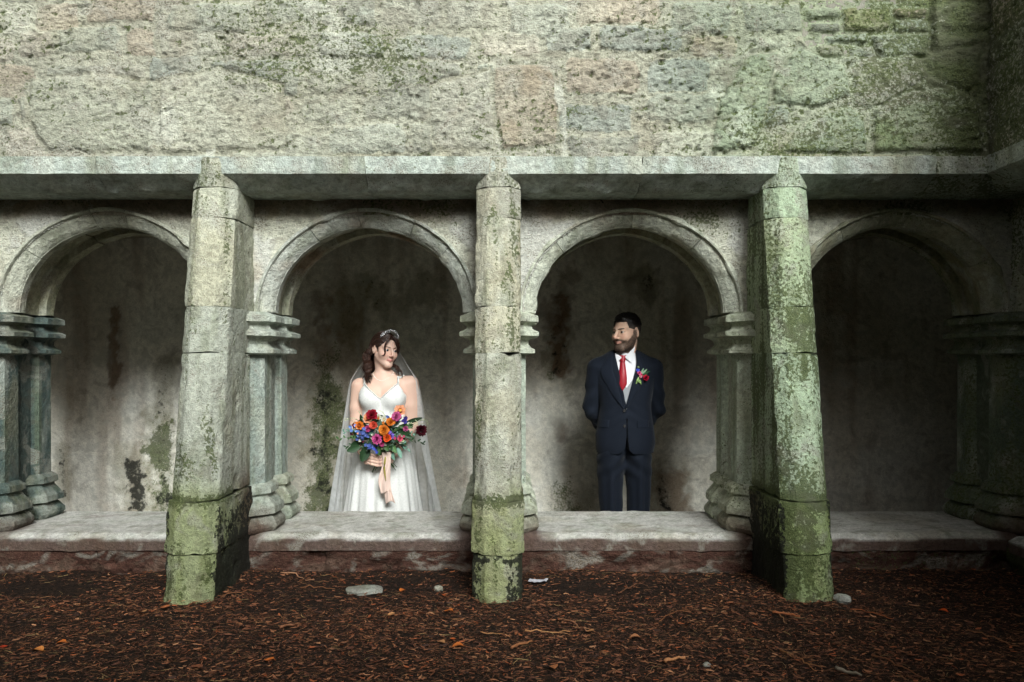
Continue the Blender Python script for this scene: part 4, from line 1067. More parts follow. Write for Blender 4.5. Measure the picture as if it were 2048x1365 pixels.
def lock(path, n, spread, wave, freq, seed, m=26, rad=.0013, taper=.35):
    r = np.random.default_rng(seed); P = interp_path(path, m); T, A, B = frame_along(P); t = np.linspace(0, 1, m)
    ph = r.uniform(0, 6.28); s0 = r.normal(size=(n, 2)) * .5; s1 = s0 + r.normal(size=(n, 2)) * .15
    prof = spread * (np.minimum(1, .45 + 1.6 * t) * (1 - (1 - taper) * np.clip((t - .6) / .4, 0, 1) ** 1.5))
    env = np.clip(t * 2.2, 0, 1); out = []
    for i in range(n):
        o = (s0[i] * (1 - t[:, None]) + s1[i] * t[:, None]) * prof[:, None]
        p2 = ph + r.normal(0, .25); L_ = 1 - r.random() ** 3 * .25
        tt = t * L_
        Pi = np.stack([np.interp(tt, t, P[:, k]) for k in range(3)], 1)
        o = o + np.stack([np.sin(tt * freq * 6.283 + p2), np.cos(tt * freq * 6.283 + p2)], 1) * (wave * env)[:, None]
        out.append(Pi + o[:, :1] * A + o[:, 1:] * B)
    return np.stack(out), rad * np.r_[np.ones(m - 5), .9, .75, .55, .35, .1]
def hair_part(name, strands, parent, col, seed):
    Vs, Fs, Cs, n = [], [], [], 0; r = np.random.default_rng(seed)
    for S, rad in strands:
        V, F = strand_mesh(S, rad); Vs.append(V); Fs.append(F + n); n += len(V)
        Cs.append(np.repeat(np.asarray(col)[None] * r.uniform(.55, 1.5, (S.shape[0], 1)), S.shape[1] * 3, 0))
    o = part(name, np.concatenate(Vs), [np.concatenate(Fs)], M_HAIR, parent, np.concatenate(Cs)); o['kind'] = 'stuff'; return o

def sheet(name, P, mat, parent, th, col=None, nrm=(0, 1, 0)):
    """closed thin solid from a (nv,nu,3) sheet"""
    nv, nu, _ = P.shape; A = P.reshape(-1, 3); B = A + np.array(nrm) * th; n = len(A); Q = grid_faces(nu, nv)
    i = np.arange(nu - 1); j = np.arange(nv - 1) * nu
    rim = [np.stack([i, i + n, i + 1 + n, i + 1], -1), np.stack([(nv - 1) * nu + i + 1, (nv - 1) * nu + i + 1 + n, (nv - 1) * nu + i + n, (nv - 1) * nu + i], -1),
           np.stack([j + nu, j + nu + n, j + n, j], -1), np.stack([j + nu - 1, j + nu - 1 + n, j + 2 * nu - 1 + n, j + 2 * nu - 1], -1)]
    c = None if col is None else np.tile(np.asarray(col, F32), (2 * n, 1))
    return part(name, np.concatenate([A, B]), [np.concatenate([Q, Q[:, ::-1] + n] + rim)], mat, parent, c)

# ================================================================== bride
def wp(px, py, D=4.95): return ((px - 1024) * D / 1593.0, EYE - (py - 720) * D / 1593.0)
BX, BY = -.800, .95
def bride():
    t = thing('person', 'bride in white lace dress and veil holding a bouquet', 'person', (BX, BY, FLOOR))
    C = np.array([-.789, .935, 1.120]); HS = .90; R = rot(math.radians(42), math.radians(3), math.radians(7)) * HS; I2 = 1 / HS ** 2
    body = Grid((-1.06, .66, .30), (-.54, 1.10, 1.27), .0033)
    def hd(x, y, z):
        x, y, z = np.broadcast_arrays(x - C[0], y - C[1], z - C[2]); L = [(R[0, i] * x + R[1, i] * y + R[2, i] * z) * I2 for i in range(3)]
        return head_sdf(*L, True) * HS
    body.add(hd, C - .15, C + .15, .01)
    nk = np.array([BX + .003, .965, .955])
    body.capsule(C + R @ np.array([0, .022, -.065]), nk, .046, .050, .022)
    sl, sr = np.array([-.954, .975, .893]), np.array([-.632, .975, .908])
    def torso(x, y, z):
        d = ell(x, y, z, (BX, .965, .845), (.148, .094, .135))
        d = sm(d, ell(x, y, z, (BX, .965, .70), (.126, .092, .17)), .05)
        d = sm(d, ell(x, y, z, (BX, .970, .52), (.165, .120, .16)), .06)
        ax_ = np.abs(x - BX)
        d = sm(d, ell(ax_, y, z, (.068, .905, .826), (.068, .066, .070)), .03)
        return d
    body.add(torso, (-1.0, .80, .30), (-.60, 1.10, 1.0), .03)
    body.capsule(sl + [.02, 0, .0], nk + [0, .0, -.030], .042, .050, .05); body.capsule(sr + [-.02, 0, .0], nk + [0, 0, -.030], .042, .050, .05)
    # arms: shoulder - elbow - wrist
    el_, er = np.array([-.972, .972, .655]), np.array([-.620, .972, .662])
    wl_, wr_ = np.array([-.905, .790, .512]), np.array([-.690, .800, .518])
    for s, e, w in ((sl, el_, wl_), (sr, er, wr_)):
        body.capsule(s, s * .45 + e * .55, .050, .047, .03); body.capsule(s * .45 + e * .55, e, .047, .039, .015)
        m = e * .6 + w * .4; body.capsule(e, m, .039, .037, .015); body.capsule(m, w, .037, .025, .012)
    # hands closed round the stems
    for i in range(4):
        z = .502 - .0185 * i; r0 = (.0088, .0092, .0090, .0078)[i]
        q = [(-.868, .745, z), (-.832, .722, z - .006), (-.800, .718, z - .013), (-.783, .736, z - .017)]
        body.capsule(wl_, q[0], .020, .012, .010)
        for a, b in zip(q[:-1], q[1:]): body.capsule(a, b, r0, r0 * .93, .004)
        z = .498 - .0185 * i
        q = [(-.728, .755, z), (-.752, .738, z - .004), (-.776, .742, z - .009), (-.790, .758, z - .012)]
        body.capsule(wr_, q[0], .020, .012, .010)
        for a, b in zip(q[:-1], q[1:]): body.capsule(a, b, r0, r0 * .93, .004)
    for a, b, c in (((-.885, .772, .515), (-.842, .748, .538), (-.808, .742, .536)), ((-.705, .782, .520), (-.745, .757, .535), (-.775, .752, .530))):
        body.capsule(a, b, .0125, .0105, .006); body.capsule(b, c, .0105, .0085, .004)
    V, Q = body.mesh(); L = (V - C) @ R * I2
    col = skin_cols(L, lin(216,180,162), lin(184,100,96), True)
    nails = sstep(.012, .006, np.hypot(V[:, 0] + .783, np.minimum(np.abs(V[:, 2] - .466) % .0185, .0185))) * (V[:, 1] < .735) * (V[:, 2] < .51); col = col_lerp(col, lin(220,170,168), nails * .4)
    part('body', V, [Q], M_SKIN, t, col)
    eyes(t, C, R, lin(52,62,70), (.16, -.98, .0)); eyebrow(t, C, R, lin(58,38,30), .0022, .006)
    # dress: bodice from the torso, then a full skirt
    g = Grid((-1.0, .78, .56), (-.60, 1.10, 1.0), .0033)
    g.add(torso, (-1.0, .78, .5), (-.60, 1.10, 1.0), .02); g.f -= .0065
    x, y, z = g.ax[0][:, None, None], g.ax[1][None, :, None], g.ax[2][None, None, :]
    dx = np.abs(x - BX + .004)
    neck = np.where(y < .965, .818 + .92 * dx + .0025 * np.sin(dx * 260) - np.clip(dx - .105, 0, 1) * 2.6, .83)
    g.f = np.maximum(g.f, z - neck); g.f = np.maximum(g.f, dx - .152)
    fold = .0018 * np.sin((x - BX) * 120 + 9 * np.sin(z * 14)) * sstep(.80, .70, z); g.f = (g.f + fold).astype(F32)
    fy = g.front_y(); Vb, Qb = g.mesh(); part('bodice', Vb, [Qb], M_LACE, t)
    # lace trim along the neckline
    for s in (-1, 1):
        u = np.linspace(0, .112, 30); P = np.stack([BX - .004 + s * u, np.full(30, .86), .820 + .92 * u - np.clip(u - .105, 0, 1) * 2.6], 1)
        P[:, 1] = fy(P[:, 0], P[:, 2] - .008) - .001; P[:, 2] += .003 * np.abs(np.sin(u * 200))
        tube('neckline_trim', P, np.full(30, .0032), M_LACE, t, (.8, .8, .8), 6)
        top = P[-3] + np.array([0, 0, -.004]); sh = np.array([BX + s * .124, .955, .972 if s < 0 else .985]); bk = np.array([BX + s * .10, 1.055, .84])
        path = interp_path([top, top + (0, -.002, .045), (sh[0], .918, sh[2] - .012), sh, (sh[0], 1.02, .945), bk], 24)
        path[4:] = body.project(path[4:], .002)          # keep the strap on the skin
        tube('strap', path, np.full(24, .0070), M_LACE, t, (.8, .8, .8), 6)
    nu, nv = 220, 70
    th, zz = np.meshgrid(np.linspace(0, 2 * np.pi, nu, endpoint=False), np.linspace(.735, FLOOR + .005, nv))
    hw = np.interp(-zz, [-.735, -.66, -.55, -.40, -.20, -.12, .44], [.130, .139, .168, .196, .222, .234, .36])
    hd_ = np.interp(-zz, [-.735, -.66, -.55, -.40, -.12, .44], [.094, .108, .135, .155, .185, .30])
    dn = np.clip((.70 - zz) / .9, 0, 1)
    f = 1 + dn * (.056 * np.sin(th * 12 + 1.4 * np.sin(th * 3) + .6 + 2.6 * fbm(np.cos(th) * 2, np.sin(th) * 2, zz * .8, 3, 412)) + .036 * np.sin(th * 23 + zz * 3) + .03 * fbm(np.cos(th) * 3, np.sin(th) * 3, zz * 1.2, 3, 411))
    P = np.stack([BX + hw * f * np.cos(th), .965 + hd_ * f * np.sin(th), zz], -1).reshape(-1, 3)
    part('skirt', P, [grid_faces(nu, nv, True)[:, ::-1]], M_LACE, t)
    # hair: cap over the skull, strands, long curls
    cap_ = Grid(C - .135, C + .135, .0033)
    X, Y, Z = np.meshgrid(*cap_.ax, indexing='ij'); Lg = np.stack([X - C[0], Y - C[1], Z - C[2]], -1) @ R * I2; lx, ly, lz = Lg[..., 0], Lg[..., 1], Lg[..., 2]
    d = ell(lx, ly, lz, (0, .022, .034), (.0835, .102, .094)); d = sm(d, ell(lx, ly, lz, (0, .075, -.01), (.07, .05, .075)), .03)
    hl = .052 - .9 * np.maximum(np.abs(lx) - .012, 0) - .02 * np.exp(-(lx / .01) ** 2)           # hairline height on the forehead
    keep = np.maximum(hl - lz, -(ly + .020)); front_cut = np.where(ly < -.005, lz - (.068 - 1.0 * np.maximum(np.abs(lx) - .006, 0) * 1.05), -.1)
    face = np.minimum(-(lz - (.080 - 14.0 * np.maximum(np.abs(lx) - .004, 0) ** 2 )), -(ly + .022) * 1.2)
    d = np.maximum(d, np.minimum(face, .05)); d = np.maximum(d, -(lz + .075 - np.where(ly > .02, .06, 0)))
    d = np.maximum(d, -(np.hypot(np.hypot((ly - .012), (lz + .006)), np.maximum(np.abs(lx) - .2, 0)) - .030) * (np.abs(lx) > .045) - 1.0 * (np.abs(lx) <= .045))
    d = d + .0022 * np.sin(np.arctan2(lx, ly + .16) * 60 + 6 * lz / .05)
    cap_.f = d.astype(F32); Vh, Qh = cap_.mesh(); part('hair', Vh, [Qh], M_HAIR, t, np.tile(lin(44,29,23), (len(Vh), 1)))
    def W(l): return C + R @ np.array(l)
    locks = []
    for i in range(9):        # curls in front of her right shoulder
        r = np.random.default_rng(600 + i); j = r.normal(0, .006, 3)
        e = np.array([wp(741 + r.uniform(-8, 8), 762 + r.uniform(-14, 6))[0], .868 + r.uniform(-.01, .02), wp(0, 763 + r.uniform(-16, 6))[1]])
        s = W((-.078, .030 + r.uniform(-.02, .03), .012 + r.uniform(-.03, .03)))
        m1 = np.array([wp(734 + r.uniform(-4, 6), 712)[0], .915, wp(0, 712)[1]]); m2 = np.array([wp(738 + r.uniform(-6, 6), 738)[0], .885, wp(0, 738)[1]])
        locks.append(lock([s, m1, m2, e], 34, .011, .0105, 2.6 + r.uniform(-.4, .5), 620 + i))
    for i in range(6):        # hair down the back and behind the other shoulder
        r = np.random.default_rng(650 + i); s = W((.05 - .025 * i, .105, -.01 + r.uniform(-.02, .02)))
        locks.append(lock([s, s + (.0, .03, -.10), (s[0] + r.uniform(-.03, .03), 1.075, .93), (s[0] + r.uniform(-.04, .04), 1.075, .83)], 30, .016, .009, 2.0, 660 + i))
    for i in range(3):        # by the left shoulder
        r = np.random.default_rng(680 + i); s = W((.070, .06, -.01)); e = np.array([wp(796 + 5 * i, 750)[0], .905, wp(0, 749 + 3 * i)[1]])
        locks.append(lock([s, (s[0] + .01, .95, 1.04), e + (0, .01, .04), e], 26, .010, .006, 1.6, 690 + i))
    # loose strand across the brow and cheek
    for i in range(2):
        p = [W((-.008, -.066, .108)), W((-.034, -.086, .084)), W((-.054, -.084, .048)), W((-.056, -.086, .014)), W((-.050, -.090, -.014)), W((-.054, -.084, -.032)), W((-.064, -.070, -.036))]
        locks.append(lock(p, 22, .0046, .0010, 1.4, 700 + i, 30, .0015, .3))
    for i in range(2):        # and along the far side of the face
        p = [W((.004, -.066, .104)), W((.030, -.088, .078)), W((.058, -.072, .040)), W((.068, -.050, .0)), W((.070, -.035, -.05)), W((.066, -.03, -.08))]
        locks.append(lock(p, 26, .010, .0015, 1.2, 710 + i, 30, .0012))
    # combed strands from the parting back over the cap
    r = np.random.default_rng(720)
    for s in (-1, 1):
        S = []
        for i in range(170):
            a = r.uniform(0, 1); y0 = -.070 + .13 * a; P = []
            for u in np.linspace(0, 1, 14):
                an = u * (1.55 + .25 * r.random() * u); lx_, lz_ = s * .084 * math.sin(an), .034 + .0955 * math.cos(an)
                P.append((lx_ * .99, (y0 + .085 * u ** 1.4) , lz_ - .010 * u))
            P = np.array(P); k = np.sqrt(np.clip(1 - ((P[:, 1] - .022) / .108) ** 2, .12, 1)); P[:, 0] *= k; P[:, 2] = .034 + (P[:, 2] - .034) * k + .001 * r.normal()
            S.append(P @ R.T + C)
        locks.append((np.stack(S), np.full(14, .0014)))
    hair_part('hair_strands', locks, t, lin(58,36,27), 730)
    # tiara
    tt = thing('tiara', 'silver flower tiara across the dark hair of the bride', 'tiara', tuple(C + R @ np.array([0, -.01, .12])))
    an = np.linspace(-1.12, 1.12, 33); Pt = np.stack([.080 * np.sin(an), -.048 + .02 * np.abs(an) ** 2 * .6, .040 + .088 * np.cos(an)], 1)
    tube('band', Pt @ R.T + C, np.full(33, .0016), M_SILVER, tt, (1, 1, 1), 6)
    for i in range(2, 31, 2):
        h = .006 + .010 * math.cos(an[i]) * (1 + .5 * (i % 4 == 0)); o = Pt[i] + np.array([.3 * h * math.sin(an[i]), -.003, h * .75])
        Vs, Fs, n0 = [], [], 0
        for k in range(6):
            q = k / 5 * 6.283 if k < 5 else 0; rr = .0042 if k < 5 else 0
            a, e = np.meshgrid(np.linspace(0, 6.283, 7, endpoint=False), np.linspace(-1.57, 1.57, 5))
            s3 = np.stack([np.cos(a) * np.cos(e) * .0033, np.sin(a) * np.cos(e) * .0018, np.sin(e) * .0033], -1).reshape(-1, 3) + o + np.array([rr * math.cos(q), 0, rr * math.sin(q)])
            Vs.append(s3 @ R.T + C); Fs.append(grid_faces(7, 5, True) + n0); n0 += len(s3)
        part('tiara_flower', np.concatenate(Vs), [np.concatenate(Fs)], M_SILVER, tt)
    # pearl necklace
    ty = body.front_y(); Vs, Fs, n0 = [], [], 0
    for k in range(46):
        u = (k / 45 * 2 - 1) * .93; px = BX + .003 + .068 * u; pz = .931 + .052 * u ** 2 + .004 * u
        c_ = np.array([px, float(ty(px, pz)) - .0015, pz])
        a, e = np.meshgrid(np.linspace(0, 6.283, 7, endpoint=False), np.linspace(-1.57, 1.57, 5))
        s3 = np.stack([np.cos(a) * np.cos(e), np.sin(a) * np.cos(e), np.sin(e)], -1).reshape(-1, 3) * .0026 + c_
        Vs.append(s3); Fs.append(grid_faces(7, 5, True) + n0); n0 += len(s3)
    o = part('pearl_necklace', np.concatenate(Vs), [np.concatenate(Fs)], M_PEARL, t); o['kind'] = 'stuff'
    # veil of tulle
    m, n, l, p = nodemat('tulle'); n.remove(p)
    tr = n.new('ShaderNodeBsdfTransparent'); df = n.new('ShaderNodeBsdfDiffuse'); tl = n.new('ShaderNodeBsdfTranslucent'); mx = n.new('ShaderNodeMixShader'); m2 = n.new('ShaderNodeMixShader')
    df.inputs[0].default_value = (.88, .89, .89, 1); tl.inputs[0].default_value = (.88, .89, .89, 1); m2.inputs[0].default_value = .45
    l.new(df.outputs[0], m2.inputs[1]); l.new(tl.outputs[0], m2.inputs[2])
    g_ = n.new('ShaderNodeNewGeometry'); nz = _noise(n, l, g_.outputs['Position'], 30, 2, .5); l.new(_math(n, l, 'ADD', _math(n, l, 'MULTIPLY', nz, .42), .35), mx.inputs[0])
    l.new(tr.outputs[0], mx.inputs[1]); l.new(m2.outputs[0], mx.inputs[2]); l.new(mx.outputs[0], n['Material Output'].inputs[0])
    vt = thing('veil', 'long sheer white veil hanging from the hair of the bride', 'veil', (BX, 1.0, FLOOR))
    nu, nv = 240, 90
    ss, zz = np.meshgrid(np.linspace(-1, 1, nu), np.linspace(1.205, FLOOR + .03, nv)); 
    wl2 = np.interp(-zz, [-1.205, -1.16, -1.10, -1.0, -.93, -.80, -.5, -.12, .44], [.060, .080, .106, .168, .208, .228, .268, .318, .40])
    wr2 = np.interp(-zz, [-1.205, -1.16, -1.10, -1.0, -.93, -.80, -.5, -.12, .44], [.060, .078, .090, .160, .212, .236, .272, .326, .41])
    dep = np.interp(-zz, [-1.205, -1.1, -1.0, -.9, -.5, .44], [.075, .11, .13, .145, .17, .25])
    wrap = np.interp(-zz, [-1.205, -1.05, -.95, -.7, -.2, .44], [.50, .52, .60, .63, .60, .56]) * np.pi       # how far the sheet comes round to the front
    ang = ss * wrap; ca, sa_ = np.cos(ang), np.sin(ang)
    rip = 1 + np.clip((1.15 - zz) * .9, .05, 1) * (.075 * np.sin(ang * 14 + 1.7 * np.sin(ang * 4)) + .05 * np.sin(ang * 27 + zz * 2.2) + .04 * fbm(ang * 2, zz * 1.5, 1, 3, 741))
    Pv = np.stack([np.interp(-zz, [-1.205, -1.0, -.9], [-.785, BX + .003, BX]) + np.where(ss > 0, wr2, wl2) * sa_ * rip, .985 + dep * ca * rip, zz], -1)
    part('tulle', Pv.reshape(-1, 3), [grid_faces(nu, nv)], m, vt)
    tube('comb', Pv[0, 40:-40], np.full(nu - 80, .003), M_LACE, vt, (.8, .8, .8), 4)
    return t
bride()

# ------------------------------------------------------------------ bouquet
def petal_geo(L, Wd, cup, tipc, nu=4, nv=5, point=.6):
    s, v = np.meshgrid(np.linspace(-1, 1, nu), np.linspace(0, 1, nv)); w = Wd * np.sin(np.pi * (v * .88 + .08)) ** point
    return np.stack([s * w, v * L, cup * (s ** 2) * w + tipc * L * v ** 2], -1).reshape(-1, 3), grid_faces(nu, nv)
def orient(n):
    n = np.asarray(n, float) / np.linalg.norm(n); u = np.cross([0, 0, 1.0], n)
    if np.linalg.norm(u) < .1: u = np.array([1.0, 0, 0])
    u /= np.linalg.norm(u); return np.stack([u, np.cross(n, u), n], 1)
def bloom(name, c, nrm, rad, layers, cols, parent, seed, petals=12, width=.42, centre=None):
    r = np.random.default_rng(seed); Vs, Fs, Cs, n0 = [], [], [], 0; M = orient(nrm)
    for k in range(layers):
        f = 1 - k / max(1, layers); tiltc = .15 + 1.15 * (k / max(1, layers))
        for i in range(max(5, int(petals * (.6 + .4 * f)))):
            P, F = petal_geo(rad * (.55 + .5 * f) * r.uniform(.9, 1.08), rad * width * (.6 + .4 * f), .5, .25 + .2 * k / layers)
            a = (i + .5 * (k % 2)) / max(5, int(petals * (.6 + .4 * f))) * 6.283 + r.normal(0, .08); tl = tiltc + r.normal(0, .08)
            Y_, Z_ = P[:, 1] * math.cos(tl) - P[:, 2] * math.sin(tl), P[:, 1] * math.sin(tl) + P[:, 2] * math.cos(tl)
            X_ = P[:, 0]; Q = np.stack([X_ * math.cos(a) - Y_ * math.sin(a), X_ * math.sin(a) + Y_ * math.cos(a), Z_ + rad * .05 * k], 1)
            Vs.append(Q @ M.T + c); Fs.append(F + n0); n0 += len(Q)
            cc = cols[0] * (1 - k / layers) + cols[1] * (k / layers); Cs.append(np.tile(cc * r.uniform(.82, 1.15), (len(Q), 1)) * (.8 + .2 * P[:, 1:2] / rad))
    o = part(name, np.concatenate(Vs), [np.concatenate(Fs)], M_PETAL, parent, np.concatenate(Cs))
    if centre is not None:
        a, e = np.meshgrid(np.linspace(0, 6.283, 10, endpoint=False), np.linspace(-1.57, 1.57, 7))
        s3 = np.stack([np.cos(a) * np.cos(e), np.sin(a) * np.cos(e), np.sin(e)], -1).reshape(-1, 3) * rad * .22
        part('flower_centre', (s3 + [0, 0, rad * .15]) @ M.T + c, [grid_faces(10, 7, True)], M_PETAL, parent, np.tile(centre, (70, 1)))
    return o
def leaf_at(name, base, tip, width, col, parent, seed, cup=.25, point=.75):
    base, tip = np.array(base, float), np.array(tip, float); d = tip - base; L = np.linalg.norm(d); d /= L
    r = np.random.default_rng(seed); nn = np.array([r.normal(0, .4), -1, r.normal(.3, .4)]); u = np.cross(d, nn); u /= np.linalg.norm(u); w = np.cross(u, d)
    P, F = petal_geo(L, width, cup, -.10, 7, 9, point); s = np.abs(np.tile(np.linspace(-1, 1, 7), 9))
    V = base + P[:, :1] * u + P[:, 1:2] * d + P[:, 2:] * w
    c = np.tile(col, (len(V), 1)) * (1 + .35 * np.exp(-(s / .15) ** 2))[:, None] * r.uniform(.8, 1.15)
    return part(name, np.concatenate([V, V + w * -.0008]), [np.concatenate([F, F[:, ::-1] + len(V)])], M_LEAFG, parent, np.concatenate([c, c]))
def bouquet():
    D0 = 4.72
    def q(px, py, Y): x, z = wp(px, py, 4 + Y); return np.array([x, Y, z])
    t = thing('bouquet', 'colourful wildflower bouquet with peach ribbon held by the bride', 'bouquet', tuple(q(765, 930, .74)))
    hub = q(765, 900, .745)
    RED, PINK, ORG, PCH, BLU, BUR, PUR, WHT = lin(150,16,40), lin(206,92,150), lin(222,128,48), lin(226,160,122), lin(88,108,176), lin(78,10,26), lin(62,52,128), lin(218,216,198)
    r = np.random.default_rng(900)
    def stem(p, col=lin(70,96,48), rad=.0014):
        m = hub * .5 + np.array(p) * .5 + [0, .01, -.01]; tube('stem', interp_path([hub + [r.normal(0, .006), r.normal(0, .006), 0], m, p], 7), np.full(7, rad), M_LEAFG, t, col, 5)
    F = [('dahlia', 745, 831, .655, .035, 3, (RED, RED * .7), 9, .42), ('dahlia', 793, 834, .655, .030, 5, (PINK, lin(236,140,190)), 14, .28), ('dahlia', 754, 879, .640, .031, 5, (PINK, lin(214,70,160)), 15, .26),
         ('rose', 781, 846, .660, .029, 4, (ORG, lin(250,170,60)), 7, .6), ('rose', 768, 862, .635, .033, 4, (ORG, lin(250,180,70)), 8, .6), ('rose', 739, 838, .665, .034, 3, (PCH, ORG), 7, .6),
         ('lily', 720, 852, .675, .028, 2, (lin(206,110,30), lin(120,40,30)), 7, .4), ('dahlia', 841, 861, .690, .036, 5, (BUR, BUR * .7), 13, .32), ('rose', 748, 851, .640, .026, 3, (lin(226,90,70), lin(236,120,90)), 7, .6),
         ('daisy', 768, 839, .680, .020, 2, (WHT, WHT), 9, .4), ('cosmos', 800, 822, .690, .034, 2, (PCH, lin(250,200,150)), 10, .4), ('aster', 783, 871, .640, .020, 3, (lin(150,110,200), PUR), 10, .3),
         ('rose', 775, 876, .630, .024, 3, (lin(232,84,30), ORG), 7, .6), ('daisy', 757, 835, .690, .018, 2, (WHT, WHT), 9, .4), ('aster', 705, 868, .690, .014, 2, (lin(110,20,60), BUR), 9, .4), ('aster', 800, 877, .650, .018, 2, (lin(220,90,120), RED), 9, .4), ('rose', 712, 851, .690, .022, 2, (BUR, lin(150,30,60)), 7, .5), ('dahlia', 736, 858, .655, .020, 4, (lin(196,70,130), PINK), 12, .3), ('dahlia', 811, 858, .675, .018, 3, (lin(200,96,150), PINK), 10, .3), ('aster', 764, 889, .650, .015, 3, (lin(186,60,120), PINK), 10, .3)]
    for i, (nm, px, py, Y, rad, ly, cc, pt, wd) in enumerate(F):
        p = q(px, py, Y); nr = np.array([(px - 765) / 150, -1.0, (880 - py) / 110]) + r.normal(0, .12, 3)
        stem(p + [0, .02, -.01]); bloom(nm, p, nr, rad, ly, cc, t, 910 + i, pt, wd, lin(210,170,60) if nm in ('daisy', 'cosmos', 'aster') else None)
    k = 0
    for cx, cy, n_, sp, colr, rad in ((727, 868, 14, 11, BLU, .012), (745, 890, 9, 8, BLU, .011), (716, 862, 6, 8, lin(120,150,215), .011), (810, 845, 7, 7, PUR, .013), (749, 900, 4, 6, lin(70,90,190), .010), (784, 868, 4, 6, lin(140,120,220), .010)):
        for _ in range(n_):
            p = q(cx + r.normal(0, sp * .75), cy + r.normal(0, sp * .6), .645 + r.uniform(-.015, .03)); bloom('delphinium', p, (r.normal(0, .4), -1, r.normal(.1, .4)), rad, 1, (colr * r.uniform(.7, 1.3), colr), t, 1000 + k, 5, .5); k += 1
        stem(q(cx, cy, .67))
    # foliage
    DG, MG, EU = lin(34,62,34), lin(64,96,52), lin(104,140,124)
    for i, (bx_, by_, tx, ty, w, c) in enumerate(((720, 893, 694, 903, .022, DG), (735, 893, 724, 924, .030, DG), (722, 884, 704, 890, .02, DG), (758, 893, 757, 912, .018, MG), (790, 880, 812, 888, .016, DG), (778, 885, 792, 905, .018, MG),
        (742, 862, 745, 838, .017, EU), (757, 850, 770, 836, .020, EU), (752, 858, 760, 846, .02, EU), (740, 870, 748, 854, .016, EU), (795, 896, 803, 916, .014, EU), (785, 905, 788, 920, .014, EU), (800, 885, 812, 884, .012, EU), (806, 898, 813, 894, .010, EU),
        (725, 845, 712, 838, .014, MG), (800, 855, 826, 853, .014, MG), (795, 862, 820, 868, .016, DG), (735, 878, 712, 874, .016, DG), (770, 890, 776, 902, .016, MG), (715, 878, 702, 872, .012, MG), (750, 845, 752, 832, .012, MG), (805, 870, 826, 876, .012, DG), (745, 882, 733, 902, .02, DG), (782, 862, 800, 856, .014, DG))):
        leaf_at('leaf', q(bx_, by_, .675 + .02 * (i % 3)), q(tx, ty, .655 + .02 * (i % 2)), w, c * r.uniform(.85, 1.2), t, 1200 + i)
    for i, (a_, n_, L_) in enumerate(((15, 7, 62), (40, 6, 58), (-8, 6, 66), (160, 6, 66), (178, 6, 70), (200, 6, 62), (60, 5, 50), (140, 5, 52), (225, 5, 52), (-35, 5, 52))):   # loose leafy sprigs
        ca_, sa2 = math.cos(math.radians(a_)), math.sin(math.radians(a_)); pts = [q(765 + ca_ * L_ * u * 1.25, 870 + 0 - sa2 * L_ * u * .7 + 10 * u * u, .70 - .02 * u) for u in (.2, .5, .8, 1.0)]
        P = interp_path(pts, 2 * n_); tube('sprig', P, np.linspace(.0014, .0007, 2 * n_), M_LEAFG, t, MG, 4)
        for j in range(2, 2 * n_):
            e = P[j] + np.array([ca_ * .012 + r.normal(0, .010), r.normal(0, .008), sa2 * .010 + (.014 if j % 2 else -.014)]); leaf_at('leaf', P[j], e, .0055, (EU, MG, DG)[i % 3] * r.uniform(.8, 1.2), t, 1800 + i * 30 + j, .2)
    for i in range(110):      # filler leaves deeper inside
        a = r.uniform(0, 6.283); u = r.random() ** .5; px, py = 764 + 56 * u * math.cos(a), 864 + 34 * u * math.sin(a)
        leaf_at('leaf', q(px, py, .70 + r.uniform(0, .03)), q(px + r.normal(0, 12), py + r.normal(-3, 10), .68 + r.uniform(-.01, .03)), r.uniform(.008, .015), (DG, MG, DG, EU)[i % 4] * r.uniform(.7, 1.1), t, 1300 + i)
    for i in range(70):      # tiny blossoms and buds between the big heads
        a = r.uniform(0, 6.283); u = r.random() ** .5; p = q(764 + 62 * u * math.cos(a), 862 + 36 * u * math.sin(a), .66 + r.uniform(-.01, .04))
        cc = (WHT, WHT, lin(190,200,160), PCH, lin(200,70,110), BLU, ORG)[i % 7]; bloom('small_flower', p, (r.normal(0, .5), -1, r.normal(.2, .5)), r.uniform(.005, .010), 1, (cc * r.uniform(.7, 1.1), cc), t, 1600 + i, 5, .5)
    # airy grasses
    for i, (pts) in enumerate((((735, 870), (705, 842), (690, 838)), ((735, 865), (710, 835), (683, 842)), ((740, 860), (722, 830), (716, 822)), ((800, 862), (832, 846), (852, 838), (858, 850)), ((800, 866), (836, 842), (853, 842), (857, 856)), ((795, 850), (826, 852), (850, 846)), ((735, 872), (708, 858), (697, 862)), ((790, 850), (805, 826), (812, 818)), ((770, 845), (768, 828), (764, 824)))):
        P = interp_path([q(a, b, .69) for a, b in pts], 12); tube('grass_stalk', P, np.linspace(.0012, .0006, 12), M_LEAFG, t, lin(150,160,120), 4)
        for j in range(4, 12):
            e = P[j] + r.normal(0, .008, 3); leaf_at('grass_seed', P[j], e + [0, 0, .004], .0022, lin(190,196,160), t, 1400 + i * 20 + j)
    # stems below the hands and the ribbon
    for i in range(20):
        a = r.uniform(-1, 1); b_ = r.uniform(-1, 1); p0 = hub + [a * .014, b_ * .012, 0]; e = q(765 + a * 28 + 4, 938 + r.uniform(-8, 8), .745 + b_ * .03)
        tube('stem', [p0 + [0, 0, .05], p0 - [0, 0, .03], e], [.0024, .0024, .0022], M_LEAFG, t, lin(62,84,46) * r.uniform(.7, 1.3), 6)
    P = interp_path([q(771, 900, .705), q(771, 915, .700), q(768, 935, .70), q(772, 965, .70), q(774, 990, .705)], 14)
    tube('amaranth_tassel', P[2:10], .006 * np.array([.6, .9, 1, 1, .9, .8, .6, .3]), M_LEAFG, t, lin(150,140,60), 7)
